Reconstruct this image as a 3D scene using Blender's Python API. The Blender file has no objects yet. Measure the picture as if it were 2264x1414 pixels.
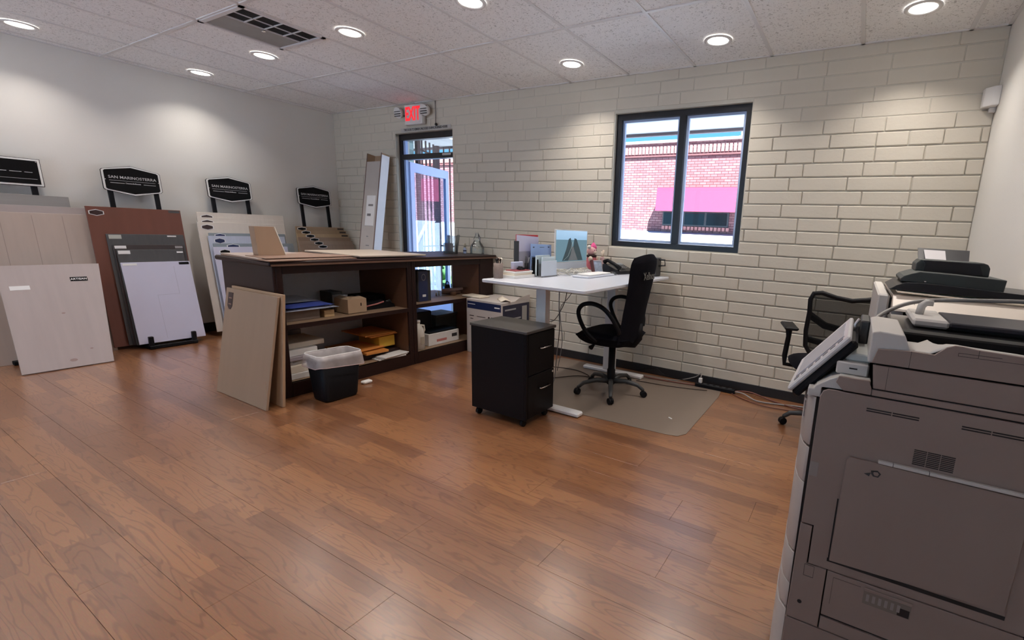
import bpy, bmesh, math, random
from mathutils import Vector, Matrix, Euler
from math import pi, sin, cos, radians

random.seed(7)
SC = bpy.context.scene
COL = SC.collection

# ------------------------------------------------------------------ camera
W, Hh, FPX, CX, CY = 2264, 1414, 1015.9, 1338.0, 719.7
YAW, PITCH, ROLL = -.492987, -.199783, -.0463992
CAMZ = 1.308
def cam_axes(y, p, r):
    fwd = Vector((sin(y)*cos(p), cos(y)*cos(p), sin(p)))
    right = Vector((cos(y), -sin(y), 0))
    down = fwd.cross(right)
    r2 = cos(r)*right + sin(r)*down
    d2 = -sin(r)*right + cos(r)*down
    return r2, d2, fwd
_r, _d, _f = cam_axes(YAW, PITCH, ROLL)
cd = bpy.data.cameras.new('camera')
cam = bpy.data.objects.new('camera', cd); COL.objects.link(cam)
m = Matrix((_r, -_d, -_f)).transposed().to_4x4()
m.translation = Vector((0, 0, CAMZ))
cam.matrix_world = m
cd.sensor_fit = 'HORIZONTAL'; cd.sensor_width = 36
cd.lens = FPX/W*36
cd.shift_x = (W/2-CX)/W
cd.shift_y = (CY-Hh/2)/W
cd.clip_start = .02; cd.clip_end = 200
SC.camera = cam

# ------------------------------------------------------------------ world, sun, exposure
wd = bpy.data.worlds.new('world'); SC.world = wd; wd.use_nodes = True
nt = wd.node_tree; nt.nodes.clear()
o_ = nt.nodes.new('ShaderNodeOutputWorld'); b_ = nt.nodes.new('ShaderNodeBackground')
tc = nt.nodes.new('ShaderNodeTexCoord'); sx = nt.nodes.new('ShaderNodeSeparateXYZ')
rp = nt.nodes.new('ShaderNodeValToRGB')
rp.color_ramp.elements[0].position = 0.0; rp.color_ramp.elements[0].color = (.075, .245, .37, 1)
rp.color_ramp.elements[1].position = .8; rp.color_ramp.elements[1].color = (.05, .17, .42, 1)
nt.links.new(tc.outputs['Generated'], sx.inputs[0]); nt.links.new(sx.outputs['Z'], rp.inputs[0])
nt.links.new(rp.outputs[0], b_.inputs[0]); nt.links.new(b_.outputs[0], o_.inputs[0])
b_.inputs[1].default_value = 3.0

sl = bpy.data.lights.new('sun', 'SUN'); sl.energy = 40.0; sl.angle = radians(.6); sl.color = (1, .98, .98)
sun = bpy.data.objects.new('sun', sl); COL.objects.link(sun)
sun.rotation_euler = Vector((-.38, .42, -.82)).to_track_quat('-Z', 'Y').to_euler()   # shines towards the far building

SC.view_settings.view_transform = 'Standard'; SC.view_settings.look = 'None'
SC.view_settings.exposure = 0.2; SC.view_settings.gamma = 1.0
SC.view_settings.use_curve_mapping = False
DL_POWER = 7.0
cy = SC.cycles if hasattr(SC, 'cycles') else None
try:
    SC.cycles.max_bounces = 8; SC.cycles.diffuse_bounces = 5; SC.cycles.glossy_bounces = 4
    SC.cycles.transmission_bounces = 8; SC.cycles.transparent_max_bounces = 12
    SC.cycles.caustics_reflective = False; SC.cycles.caustics_refractive = False
    SC.cycles.sample_clamp_indirect = 6.0; SC.cycles.use_denoising = True
except Exception:
    pass

# ------------------------------------------------------------------ materials
MATS = {}
def mat(name, col, rough=.5, metal=0.0, var=.06, scale=8.0, bump=0.0, bscale=60.0, spec=.5, coat=0.0, trans=0.0, emit=None, estr=0.0, alpha=1.0, stretch=None):
    if name in MATS: return MATS[name]
    M = bpy.data.materials.new(name); M.use_nodes = True
    n = M.node_tree; P = n.nodes['Principled BSDF']
    c = n.nodes.new('ShaderNodeTexCoord'); mp = n.nodes.new('ShaderNodeMapping')
    if stretch: mp.inputs['Scale'].default_value = stretch
    nz = n.nodes.new('ShaderNodeTexNoise'); nz.inputs['Scale'].default_value = scale; nz.inputs['Detail'].default_value = 4
    mx = n.nodes.new('ShaderNodeMix'); mx.data_type = 'RGBA'
    lo = [max(0, v*(1-var)) for v in col]+[1]; hi = [min(1, v*(1+var)) for v in col]+[1]
    mx.inputs[6].default_value = lo; mx.inputs[7].default_value = hi
    n.links.new(c.outputs['Object'], mp.inputs[0]); n.links.new(mp.outputs[0], nz.inputs['Vector'])
    n.links.new(nz.outputs['Fac'], mx.inputs[0]); n.links.new(mx.outputs[2], P.inputs['Base Color'])
    P.inputs['Roughness'].default_value = rough; P.inputs['Metallic'].default_value = metal
    P.inputs['Specular IOR Level'].default_value = spec
    P.inputs['Coat Weight'].default_value = coat
    P.inputs['Transmission Weight'].default_value = trans
    P.inputs['Alpha'].default_value = alpha
    if emit:
        P.inputs['Emission Color'].default_value = (*emit, 1); P.inputs['Emission Strength'].default_value = estr
    if bump:
        n2 = n.nodes.new('ShaderNodeTexNoise'); n2.inputs['Scale'].default_value = bscale; n2.inputs['Detail'].default_value = 3
        bp = n.nodes.new('ShaderNodeBump'); bp.inputs['Strength'].default_value = bump; bp.inputs['Distance'].default_value = .01
        n.links.new(mp.outputs[0], n2.inputs['Vector'])
        n.links.new(n2.outputs['Fac'], bp.inputs['Height']); n.links.new(bp.outputs[0], P.inputs['Normal'])
    MATS[name] = M
    return M

def glass_mat(name, tint, gloss=.08, rough=0.0, k=.8):
    if name in MATS: return MATS[name]
    M = bpy.data.materials.new(name); M.use_nodes = True
    n = M.node_tree; n.nodes.clear()
    out = n.nodes.new('ShaderNodeOutputMaterial'); t = n.nodes.new('ShaderNodeBsdfTransparent')
    g = n.nodes.new('ShaderNodeBsdfGlossy'); g.inputs['Roughness'].default_value = rough
    fr = n.nodes.new('ShaderNodeFresnel'); fr.inputs[0].default_value = 1.45
    ad = n.nodes.new('ShaderNodeMath'); ad.operation = 'MULTIPLY_ADD'; ad.inputs[1].default_value = k; ad.inputs[2].default_value = gloss*.3
    mx = n.nodes.new('ShaderNodeMixShader')
    t.inputs[0].default_value = (*tint, 1)
    n.links.new(fr.outputs[0], ad.inputs[0]); n.links.new(ad.outputs[0], mx.inputs[0])
    n.links.new(t.outputs[0], mx.inputs[1]); n.links.new(g.outputs[0], mx.inputs[2]); n.links.new(mx.outputs[0], out.inputs[0])
    MATS[name] = M
    return M

def floor_mat():
    M = bpy.data.materials.new('laminate oak'); M.use_nodes = True
    n = M.node_tree; P = n.nodes['Principled BSDF']; L = n.links.new
    tcn = n.nodes.new('ShaderNodeTexCoord'); oi = n.nodes.new('ShaderNodeObjectInfo')
    g = n.nodes.new('ShaderNodeNewGeometry')
    # strips inside each plank: cell from world position
    sep = n.nodes.new('ShaderNodeSeparateXYZ'); L(g.outputs['Position'], sep.inputs[0])
    def math_(op, a, b=None):
        k = n.nodes.new('ShaderNodeMath'); k.operation = op
        for i, v in enumerate((a, b)):
            if v is None: continue
            if isinstance(v, (int, float)): k.inputs[i].default_value = v
            else: L(v, k.inputs[i])
        return k.outputs[0]
    row = math_('FLOOR', math_('DIVIDE', sep.outputs['Y'], .095))
    wn0 = n.nodes.new('ShaderNodeTexWhiteNoise'); wn0.noise_dimensions = '1D'; L(row, wn0.inputs['W'])
    xs = math_('FLOOR', math_('ADD', math_('DIVIDE', sep.outputs['X'], .85), math_('MULTIPLY', wn0.outputs['Value'], 9.0)))
    cb = n.nodes.new('ShaderNodeCombineXYZ'); L(row, cb.inputs[0]); L(xs, cb.inputs[1])
    wn = n.nodes.new('ShaderNodeTexWhiteNoise'); wn.noise_dimensions = '2D'; L(cb.outputs[0], wn.inputs['Vector'])
    # grain
    mp = n.nodes.new('ShaderNodeMapping'); mp.inputs['Scale'].default_value = (1.3, 11, 1)
    ofs = n.nodes.new('ShaderNodeVectorMath'); ofs.operation = 'ADD'
    mul = n.nodes.new('ShaderNodeVectorMath'); mul.operation = 'SCALE'; mul.inputs['Scale'].default_value = 7.0
    L(wn.outputs['Color'], mul.inputs[0]); L(g.outputs['Position'], ofs.inputs[0]); L(mul.outputs[0], ofs.inputs[1])
    L(ofs.outputs[0], mp.inputs[0])
    nz = n.nodes.new('ShaderNodeTexNoise'); nz.inputs['Scale'].default_value = 1.0; nz.inputs['Detail'].default_value = 2.5; nz.inputs['Distortion'].default_value = .35
    L(mp.outputs[0], nz.inputs['Vector'])
    rings = math_('SINE', math_('MULTIPLY', nz.outputs['Fac'], 75.0))
    nz2 = n.nodes.new('ShaderNodeTexNoise'); nz2.inputs['Scale'].default_value = 26; nz2.inputs['Detail'].default_value = 4
    L(mp.outputs[0], nz2.inputs['Vector'])
    cr = n.nodes.new('ShaderNodeValToRGB')
    e = cr.color_ramp.elements
    e[0].position = 0; e[0].color = (.175, .070, .030, 1); e[1].position = 1; e[1].color = (.29, .127, .052, 1)
    k = e.new(.5); k.color = (.23, .098, .042, 1)
    L(wn.outputs['Value'], cr.inputs[0])
    lin = n.nodes.new('ShaderNodeMapRange'); lin.inputs['From Min'].default_value = .55; lin.inputs['From Max'].default_value = 1.0
    lin.inputs['To Min'].default_value = 0; lin.inputs['To Max'].default_value = .5
    L(rings, lin.inputs['Value'])
    m1 = n.nodes.new('ShaderNodeMix'); m1.data_type = 'RGBA'; m1.inputs[7].default_value = (.12, .042, .018, 1)
    L(lin.outputs[0], m1.inputs[0]); L(cr.outputs[0], m1.inputs[6])
    m2 = n.nodes.new('ShaderNodeMix'); m2.data_type = 'RGBA'; m2.blend_type = 'MULTIPLY'; m2.inputs[0].default_value = .35
    L(m1.outputs[2], m2.inputs[6]); L(nz2.outputs['Color'], m2.inputs[7])
    hs = n.nodes.new('ShaderNodeHueSaturation'); hs.inputs['Value'].default_value = 1.22; hs.inputs['Saturation'].default_value = 1.0
    L(m2.outputs[2], hs.inputs['Color'])
    L(hs.outputs[0], P.inputs['Base Color'])
    P.inputs['Roughness'].default_value = .3; P.inputs['Specular IOR Level'].default_value = .5; P.inputs['Coat Weight'].default_value = 1.0; P.inputs['Coat Roughness'].default_value = .27; P.inputs['Coat IOR'].default_value = 1.65
    bp = n.nodes.new('ShaderNodeBump'); bp.inputs['Strength'].default_value = .05; bp.inputs['Distance'].default_value = .004
    L(nz2.outputs['Fac'], bp.inputs['Height']); L(bp.outputs[0], P.inputs['Normal'])
    MATS['floor'] = M
    return M

def ceil_mat():
    M = bpy.data.materials.new('mineral fibre tile'); M.use_nodes = True
    n = M.node_tree; P = n.nodes['Principled BSDF']; L = n.links.new
    g = n.nodes.new('ShaderNodeNewGeometry')
    nz = n.nodes.new('ShaderNodeTexNoise'); nz.inputs['Scale'].default_value = 60; nz.inputs['Detail'].default_value = 2; nz.inputs['Distortion'].default_value = 1.5
    L(g.outputs['Position'], nz.inputs['Vector'])
    cr = n.nodes.new('ShaderNodeValToRGB'); e = cr.color_ramp.elements
    e[0].position = .33; e[0].color = (.52, .52, .52, 1); e[1].position = .42; e[1].color = (.90, .90, .90, 1)
    L(nz.outputs['Fac'], cr.inputs[0]); L(cr.outputs[0], P.inputs['Base Color'])
    P.inputs['Roughness'].default_value = .9
    bp = n.nodes.new('ShaderNodeBump'); bp.inputs['Strength'].default_value = .4; bp.inputs['Distance'].default_value = .004
    L(nz.outputs['Fac'], bp.inputs['Height']); L(bp.outputs[0], P.inputs['Normal'])
    MATS['ceil'] = M
    return M

def red_brick_mat():
    M = bpy.data.materials.new('red brick'); M.use_nodes = True
    n = M.node_tree; P = n.nodes['Principled BSDF']; L = n.links.new
    g = n.nodes.new('ShaderNodeNewGeometry'); s = n.nodes.new('ShaderNodeSeparateXYZ'); c = n.nodes.new('ShaderNodeCombineXYZ')
    L(g.outputs['Position'], s.inputs[0]); L(s.outputs['X'], c.inputs[0]); L(s.outputs['Z'], c.inputs[1])
    b = n.nodes.new('ShaderNodeTexBrick'); b.inputs['Scale'].default_value = 1.0
    b.inputs['Brick Width'].default_value = .21; b.inputs['Row Height'].default_value = .075; b.inputs['Mortar Size'].default_value = .009
    b.inputs['Color1'].default_value = (.23, .125, .125, 1); b.inputs['Color2'].default_value = (.17, .075, .08, 1); b.inputs['Mortar'].default_value = (.085, .025, .03, 1)
    L(c.outputs[0], b.inputs['Vector']); L(b.outputs['Color'], P.inputs['Base Color'])
    P.inputs['Roughness'].default_value = .9
    bp = n.nodes.new('ShaderNodeBump'); bp.inputs['Strength'].default_value = .5; bp.inputs['Distance'].default_value = .01
    L(b.outputs['Fac'], bp.inputs['Height']); bp.invert = True; L(bp.outputs[0], P.inputs['Normal'])
    return M

M_wall = mat('painted drywall', (.77, .755, .72), .75, var=.02, scale=2, bump=.05, bscale=90)
M_brick = mat('cream painted block', (.62, .575, .49), .55, var=.03, scale=9, bump=.12, bscale=45)
M_brick_s = mat('cream painted mortar', (.58, .555, .485), .6, var=.03, scale=9, bump=.15, bscale=60)
M_floor = floor_mat(); M_ceil = ceil_mat()
M_grid = mat('ceiling grid white', (.74, .74, .74), .5, var=.02)
M_black = mat('matt black', (.007, .007, .009), .5, var=.2, spec=.18)
M_blackgl = mat('black gloss', (.010, .010, .012), .22, var=.1)
M_blackfab = mat('black fabric', (.007, .007, .011), .9, var=.3, scale=90, bump=.2, bscale=300, spec=.1)
M_base = mat('black baseboard', (.014, .013, .014), .45, var=.2)
M_dkbrown = mat('espresso veneer', (.022, .009, .008), .4, spec=.3, var=.25, stretch=(2, 2, 14))
M_brown = mat('brown melamine', (.15, .068, .035), .5, var=.12, stretch=(2, 2, 10))
M_shelf = mat('shelf melamine', (.30, .20, .13), .45, var=.1, stretch=(8, 1, 1))
M_white = mat('white laminate', (.60, .62, .68), .3, var=.02)
M_whitepl = mat('white plastic', (.75, .74, .73), .4, var=.03)
M_metalw = mat('white steel', (.70, .69, .70), .4, var=.03)
M_alum = mat('aluminium', (.62, .62, .64), .3, metal=.9, var=.05)
M_chrome = mat('chrome', (.85, .85, .87), .12, metal=1.0, var=.02)
M_copier = mat('copier shaded beige plastic', (.285, .215, .188), .5, var=.02, bump=.04, bscale=500)  # shade on the camera-facing side is put into this darker beige
M_copier2 = mat('copier light plastic', (.60, .57, .54), .45, var=.02)
M_seam = mat('dark seam', (.02, .016, .015), .8)
M_paper = mat('paper', (.78, .77, .75), .7, var=.05, scale=20)
M_cream = mat('cream paper', (.78, .70, .58), .7, var=.04)
M_card = mat('cardboard', (.42, .29, .185), .85, var=.1, scale=14)
M_tan = mat('tan maple veneer', (.38, .25, .165), .5, var=.08, stretch=(1, 5, 1), scale=3)
M_navy = mat('navy', (.015, .025, .09), .4, var=.1)
M_blue = mat('blue print', (.05, .13, .45), .5, var=.1)
M_red = mat('red card', (.55, .03, .04), .5)
M_pink = mat('pink plush', (.80, .12, .32), .95, var=.15, scale=60, bump=.3)
M_rose = mat('rose plush', (.60, .16, .18), .95, var=.2, scale=60, bump=.3)
M_orange = mat('orange envelope', (.62, .24, .05), .6, var=.1)
M_yellow = mat('yellow envelope', (.60, .36, .04), .6, var=.1)
M_mat = mat('clear vinyl mat', (.20, .155, .125), .33, var=.05)
M_alu_w = mat('window frame black', (.010, .010, .014), .35, var=.1)
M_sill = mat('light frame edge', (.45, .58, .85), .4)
M_glass = glass_mat('window glass', (.96, .98, 1.0), 0, 0, .3)
M_acryl = glass_mat('clear acrylic', (.93, .97, .97), .3, .05)
M_screenoff = mat('glass screen dark', (.01, .01, .012), .08)
M_lamp = mat('downlight lens', (1, 1, 1), .5, emit=(1, .95, .88), estr=6.0)
M_exitred = mat('exit red', (.8, .02, .03), .5, emit=(1, .02, .03), estr=.75)
M_grass = mat('grass', (.06, .14, .03), .95, var=.4, scale=30)
M_asph = mat('parking concrete', (.33, .37, .42), .9, var=.08, scale=1.5)
M_soffit = mat('soffit paint', (.80, .80, .78), .8, var=.03)
M_teal = mat('pale teal block', (.36, .52, .53), .8, var=.06)
M_rail = mat('brown iron fence', (.05, .022, .025), .6)
M_leafm = mat('light blue door aluminium', (.34, .48, .82), .35, var=.05)  # light blue metal of the door leaf and stop
M_awn = mat('awning red', (.30, .025, .065), .7, var=.04)
M_rbrick = red_brick_mat()
M_dkgrey = mat('charcoal plastic', (.035, .037, .040), .45, var=.1)
M_grey = mat('mid grey plastic', (.22, .22, .23), .5, var=.1)
M_cable = mat('grey cable', (.30, .28, .27), .5)
M_cabler = mat('brown red cable', (.16, .05, .035), .5)
M_liner = None

# ------------------------------------------------------------------ geometry helpers
class MB:
    """collects shapes, then becomes one mesh object"""
    def __init__(s): s.v = []; s.f = []; s.smooth = []
    def add(s, vs, fs, sm=False):
        o = len(s.v); s.v += [tuple(v) for v in vs]; s.f += [tuple(i+o for i in f) for f in fs]; s.smooth += [sm]*len(fs); return s
    def box(s, x0, x1, y0, y1, z0, z1, M=None):
        vs = [(x, y, z) for x in (x0, x1) for y in (y0, y1) for z in (z0, z1)]
        if M is not None: vs = [tuple(M @ Vector(v)) for v in vs]
        return s.add(vs, [(0, 1, 3, 2), (4, 6, 7, 5), (0, 4, 5, 1), (2, 3, 7, 6), (0, 2, 6, 4), (1, 5, 7, 3)])
    def cbox(s, x0, x1, y0, y1, z0, z1, c=.004, M=None):
        """box with chamfered edges"""
        c = min(c, abs(x1-x0)*.45, abs(y1-y0)*.45, abs(z1-z0)*.45)
        bm = bmesh.new()
        vs = [bm.verts.new((x, y, z)) for x in (x0, x1) for y in (y0, y1) for z in (z0, z1)]
        for f in [(0, 1, 3, 2), (4, 6, 7, 5), (0, 4, 5, 1), (2, 3, 7, 6), (0, 2, 6, 4), (1, 5, 7, 3)]:
            bm.faces.new([vs[i] for i in f])
        bmesh.ops.bevel(bm, geom=bm.edges[:], offset=c, segments=1, affect='EDGES')
        bm.verts.index_update()
        V = [v.co.copy() for v in bm.verts]; F = [tuple(v.index for v in f.verts) for f in bm.faces]
        bm.free()
        if M is not None: V = [M @ v for v in V]
        return s.add(V, F)
    def prism(s, poly, axis, a0, a1, sm=False):
        """poly: 2D outline; axis: 'x','y' or 'z' to extrude along; poly coords are the other two in xyz order"""
        def P(p, a):
            return {'x': (a, p[0], p[1]), 'y': (p[0], a, p[1]), 'z': (p[0], p[1], a)}[axis]
        n = len(poly)
        vs = [P(p, a0) for p in poly]+[P(p, a1) for p in poly]
        fs = [tuple(range(n)), tuple(range(2*n-1, n-1, -1))]
        s.add(vs, fs)
        o = len(s.v)-2*n
        for i in range(n):
            j = (i+1) % n
            s.f.append((o+i, o+n+i, o+n+j, o+j)); s.smooth.append(sm)
        return s
    def tube(s, pts, r, n=8, closed=False, flat=1.0):
        pts = [Vector(p) for p in pts]; rs = r if isinstance(r, (list, tuple)) else [r]*len(pts)
        rings = []; up = None
        for i, p in enumerate(pts):
            if closed: t = pts[(i+1) % len(pts)]-pts[i-1]
            else: t = pts[min(i+1, len(pts)-1)]-pts[max(i-1, 0)]
            t.normalize()
            if up is None:
                up = Vector((0, 0, 1)) if abs(t.z) < .9 else Vector((1, 0, 0))
            a = t.cross(up)
            if a.length < 1e-4: a = t.cross(Vector((0, 1, 0)))
            a.normalize(); b = a.cross(t).normalized(); up = b
            rings.append([p+(a*cos(2*pi*k/n)+b*sin(2*pi*k/n)*flat)*rs[i] for k in range(n)])
        vs = [v for R in rings for v in R]; fs = []
        m_ = len(rings)
        for i in range(m_ if closed else m_-1):
            j = (i+1) % m_
            for k in range(n):
                k2 = (k+1) % n
                fs.append((i*n+k, i*n+k2, j*n+k2, j*n+k))
        s.add(vs, fs, True)
        if not closed:
            o = len(s.v)-len(vs)
            s.f.append(tuple(o+k for k in range(n-1, -1, -1))); s.f.append(tuple(o+(m_-1)*n+k for k in range(n))); s.smooth += [False, False]
        return s
    def cyl(s, p0, p1, r, n=16, r2=None):
        return s.tube([p0, p1], [r, r if r2 is None else r2], n)
    def lathe(s, prof, c, n=20, sx=1.0, sy=1.0, cap=True):
        vs = []; fs = []
        for r, z in prof:
            for k in range(n):
                a = 2*pi*k/n; vs.append((c[0]+r*sx*cos(a), c[1]+r*sy*sin(a), c[2]+z))
        for i in range(len(prof)-1):
            for k in range(n):
                k2 = (k+1) % n; fs.append((i*n+k, i*n+k2, (i+1)*n+k2, (i+1)*n+k))
        s.add(vs, fs, True)
        if cap:
            o = len(s.v)-len(vs); m_ = len(prof)
            s.f.append(tuple(o+k for k in range(n-1, -1, -1))); s.f.append(tuple(o+(m_-1)*n+k for k in range(n))); s.smooth += [False, False]
        return s
    def ball(s, c, r, n=14, sx=1, sy=1, sz=1):
        prof = [(max(1e-4, r*sin(pi*i/10)), -r*sz*cos(pi*i/10)) for i in range(11)]
        return s.lathe(prof, c, n, sx, sy, False)
    def grid(s, fn, nu, nv, sm=True, thick=None):
        vs = [fn(i/nu, j/nv) for j in range(nv+1) for i in range(nu+1)]
        fs = [(j*(nu+1)+i, j*(nu+1)+i+1, (j+1)*(nu+1)+i+1, (j+1)*(nu+1)+i) for j in range(nv) for i in range(nu)]
        return s.add(vs, fs, sm)
    def build(s, name, material, parent=None, loc=None, solid=None, sub=0, bevel=0, origin=None):
        me = bpy.data.meshes.new(name)
        vs = s.v
        if origin is not None:
            vs = [(v[0]-origin[0], v[1]-origin[1], v[2]-origin[2]) for v in vs]
        me.from_pydata(vs, [], s.f); me.update()
        bm = bmesh.new(); bm.from_mesh(me); bmesh.ops.recalc_face_normals(bm, faces=bm.faces[:]); bm.to_mesh(me); bm.free()
        if len(me.polygons) == len(s.smooth):
            me.polygons.foreach_set('use_smooth', s.smooth)
        me.materials.append(material)
        o = bpy.data.objects.new(name, me); COL.objects.link(o)
        if parent is not None:
            o.parent = parent
            pw = parent_world(parent)
            o.matrix_parent_inverse = pw.inverted()
        if origin is not None: o.location = origin
        if solid:
            md = o.modifiers.new('solid', 'SOLIDIFY'); md.thickness = solid; md.offset = 0
        if bevel:
            md = o.modifiers.new('bevel', 'BEVEL'); md.width = bevel; md.segments = 2; md.limit_method = 'ANGLE'
        if sub:
            md = o.modifiers.new('sub', 'SUBSURF'); md.levels = sub; md.render_levels = sub
        return o
def parent_world(p):
    M = Matrix.Translation(p.location) @ p.rotation_euler.to_matrix().to_4x4()
    if p.parent is not None:
        M = parent_world(p.parent) @ p.matrix_parent_inverse @ M
    return M

def tag(o, label, cat, group=None):
    o['label'] = label; o['category'] = cat
    if group: o['group'] = group
    return o
def thing(name, label, cat, loc=(0, 0, 0), group=None):
    o = bpy.data.objects.new(name, None); COL.objects.link(o); o.location = loc; o.empty_display_size = .1
    return tag(o, label, cat, group)
def struct(o): o['kind'] = 'structure'; return o
def bx(name, material, x0, x1, y0, y1, z0, z1, parent=None, c=.003):
    b = MB(); (b.cbox(x0, x1, y0, y1, z0, z1, c) if c else b.box(x0, x1, y0, y1, z0, z1))
    return b.build(name, material, parent)
def text(name, s, size, loc, rot, material, parent, ext=.0008, bold=0.0, align='CENTER', sx=1.0):
    cu = bpy.data.curves.new(name, 'FONT'); cu.body = s; cu.size = size; cu.extrude = ext; cu.offset = bold
    cu.align_x = align; cu.align_y = 'CENTER'; cu.resolution_u = 3
    tmp = bpy.data.objects.new(name, cu); COL.objects.link(tmp)
    dg = bpy.context.evaluated_depsgraph_get(); dg.update()
    me = bpy.data.meshes.new_from_object(tmp.evaluated_get(dg)); me.name = name
    bpy.data.objects.remove(tmp); bpy.data.curves.remove(cu)
    me.materials.clear(); me.materials.append(material)
    t = bpy.data.objects.new(name, me); COL.objects.link(t)
    t.location = loc; t.rotation_euler = rot; t.scale = (sx, 1, 1)
    if parent is not None:
        t.parent = parent; t.matrix_parent_inverse = parent_world(parent).inverted()
    return t
# facing +X text: text x axis -> +Y, y axis -> +Z
ROT_X = Euler((pi/2, 0, pi/2)); ROT_NY = Euler((pi/2, 0, 0))

XL, XR, YB, YF, ZC = -6.391, .636, 3.963, -2.9, 2.685
WT = .20

# ================================================================== STRUCTURE
# floor: sub-floor with separate laminate planks
fl = struct(bx('floor', M_seam, XL-.2, XR+.2, YF-.2, YB+.21, -.12, -.010, c=0))
pl_meshes = {}
def plank(x0, x1, y0, y1):
    L = round(x1-x0, 3); w = round(y1-y0, 3); key = (L, w)
    if key not in pl_meshes:
        b = MB(); b.cbox(-L/2, L/2, -w/2, w/2, -.0099, 0, .0004)
        o = b.build('plank', M_floor, fl); pl_meshes[key] = o.data
    else:
        o = bpy.data.objects.new('plank', pl_meshes[key]); COL.objects.link(o); o.parent = fl
    o.location = ((x0+x1)/2, (y0+y1)/2, 0)
    return o
PW = .19
rest = MB(); row = 0
y = YB-.002
while y > YF:
    y1 = y; y0 = max(YF, y-PW)
    xs = XR-.002-[0.0, .55, .93, .27, .74][row % 5]*1.25
    edges = [XR-.002]
    while xs > XL+.01:
        if edges[-1]-xs > .02: edges.append(xs)
        xs -= 1.25
    edges.append(XL+.002)
    for a, b_ in zip(edges[1:], edges[:-1]):
        cxm = (a+b_)/2
        if y1 > -.15: plank(a+.0003, b_-.0003, y0+.0003, y1-.0003)
        else: rest.box(a+.0006, b_-.0006, y0+.0006, y1-.0006, -.0099, 0)
    y = y0; row += 1
    if y0 <= YF: break
r_ = rest.build('plank_field', M_floor, fl); r_['kind'] = 'stuff'

# ceiling: grid of tees with lay-in tiles
ce = struct(bx('ceiling', M_wall, XL-.2, XR+.2, YF-.2, YB+.2, 2.78, 2.86, c=0))
txs = [XL]+[-6.276+.61*i for i in range(12)]+[XR]
tys = [YB, 2.937, 1.797, .657, -.483, -1.62, -2.76, YF]
tys = tys[::-1]
tees = MB()
for x in txs[1:-1]: tees.box(x-.012, x+.012, YF, YB, ZC-.004, ZC+.03)
for yv in tys[1:-1]: tees.box(XL, XR, yv-.012, yv+.012, ZC-.0045, ZC+.028)
tees.box(XL, XR, YB-.02, YB, ZC-.004, ZC+.02); tees.box(XL, XL+.02, YF, YB, ZC-.004, ZC+.02)
tees.box(XR-.02, XR, YF, YB, ZC-.004, ZC+.02); tees.box(XL, XR, YF, YF+.02, ZC-.004, ZC+.02)
tees.build('grid_tee', M_grid, ce)
VENT = (-4.446, -3.836, 1.797, 2.367)
tmesh = {}
def tile(x0, x1, y0, y1):
    key = (round(x1-x0, 3), round(y1-y0, 3))
    if key not in tmesh:
        b = MB(); b.cbox(-key[0]/2, key[0]/2, -key[1]/2, key[1]/2, 0, .016, .004)
        o = b.build('ceiling_tile', M_ceil, ce); tmesh[key] = o.data
    else:
        o = bpy.data.objects.new('ceiling_tile', tmesh[key]); COL.objects.link(o); o.parent = ce
    o.location = ((x0+x1)/2, (y0+y1)/2, ZC+.001+random.uniform(0, .002))
for i in range(len(txs)-1):
    for j in range(len(tys)-1):
        x0, x1, y0, y1 = txs[i]+.002, txs[i+1]-.002, tys[j]+.002, tys[j+1]-.002
        if abs((x0+x1)/2+4.141) < .05 and abs(tys[j]-1.797) < .01:
            tile(x0, x1, 2.375, y1); continue
        if x1-x0 > .03 and y1-y0 > .03: tile(x0, x1, y0, y1)
# plenum deck keeps the sun out
struct(bx('roof', M_wall, XL-.2, XR+.2, YF-.2, YB+.2, 2.95, 3.10, c=0))

# air vent in ceiling
vt = thing('ceiling_vent', 'square metal air vent with a dark grille half set in the white ceiling tiles', 'air vent', (-4.14, 2.08, ZC))
x0, x1, y0, y1 = VENT
b = MB()
b.box(x0, x1, y0, y0+.03, ZC-.012, ZC+.01); b.box(x0, x1, y1-.03, y1, ZC-.012, ZC+.01)
b.box(x0, x0+.03, y0, y1, ZC-.012, ZC+.01); b.box(x1-.03, x1, y0, y1, ZC-.012, ZC+.01)
b.build('frame', M_metalw, vt)
MV = mat('vent grey plate', (.30, .30, .29), .5, var=.15)
bx('baffle', MV, x0+.03, x0+.315, y0+.03, y1-.03, ZC-.004, ZC+.012, vt)
bx('duct', M_black, x0+.315, x1-.03, y0+.03, y1-.03, ZC+.03, ZC+.04, vt, c=0)
for k in range(16):
    xx = x0+.325+k*.0155
    MBk = MB(); MBk.box(xx, xx+.0035, y0+.03, y1-.03, ZC-.002, ZC+.016)
    MBk.build('louver', M_dkgrey, vt)
for xx in (x0+.315, x0+.445): bx('rib', M_metalw, xx-.003, xx+.003, y0+.03, y1-.03, ZC-.008, ZC+.004, vt, c=0)
for yy in (y0+.155, y0+.285, y0+.415): bx('rib', M_metalw, x0+.315, x1-.03, yy-.003, yy+.003, ZC-.008, ZC+.004, vt, c=0)
bx('latch', M_chrome, x0+.29, x0+.32, y0+.275, y0+.295, ZC-.02, ZC-.008, vt)

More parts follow.
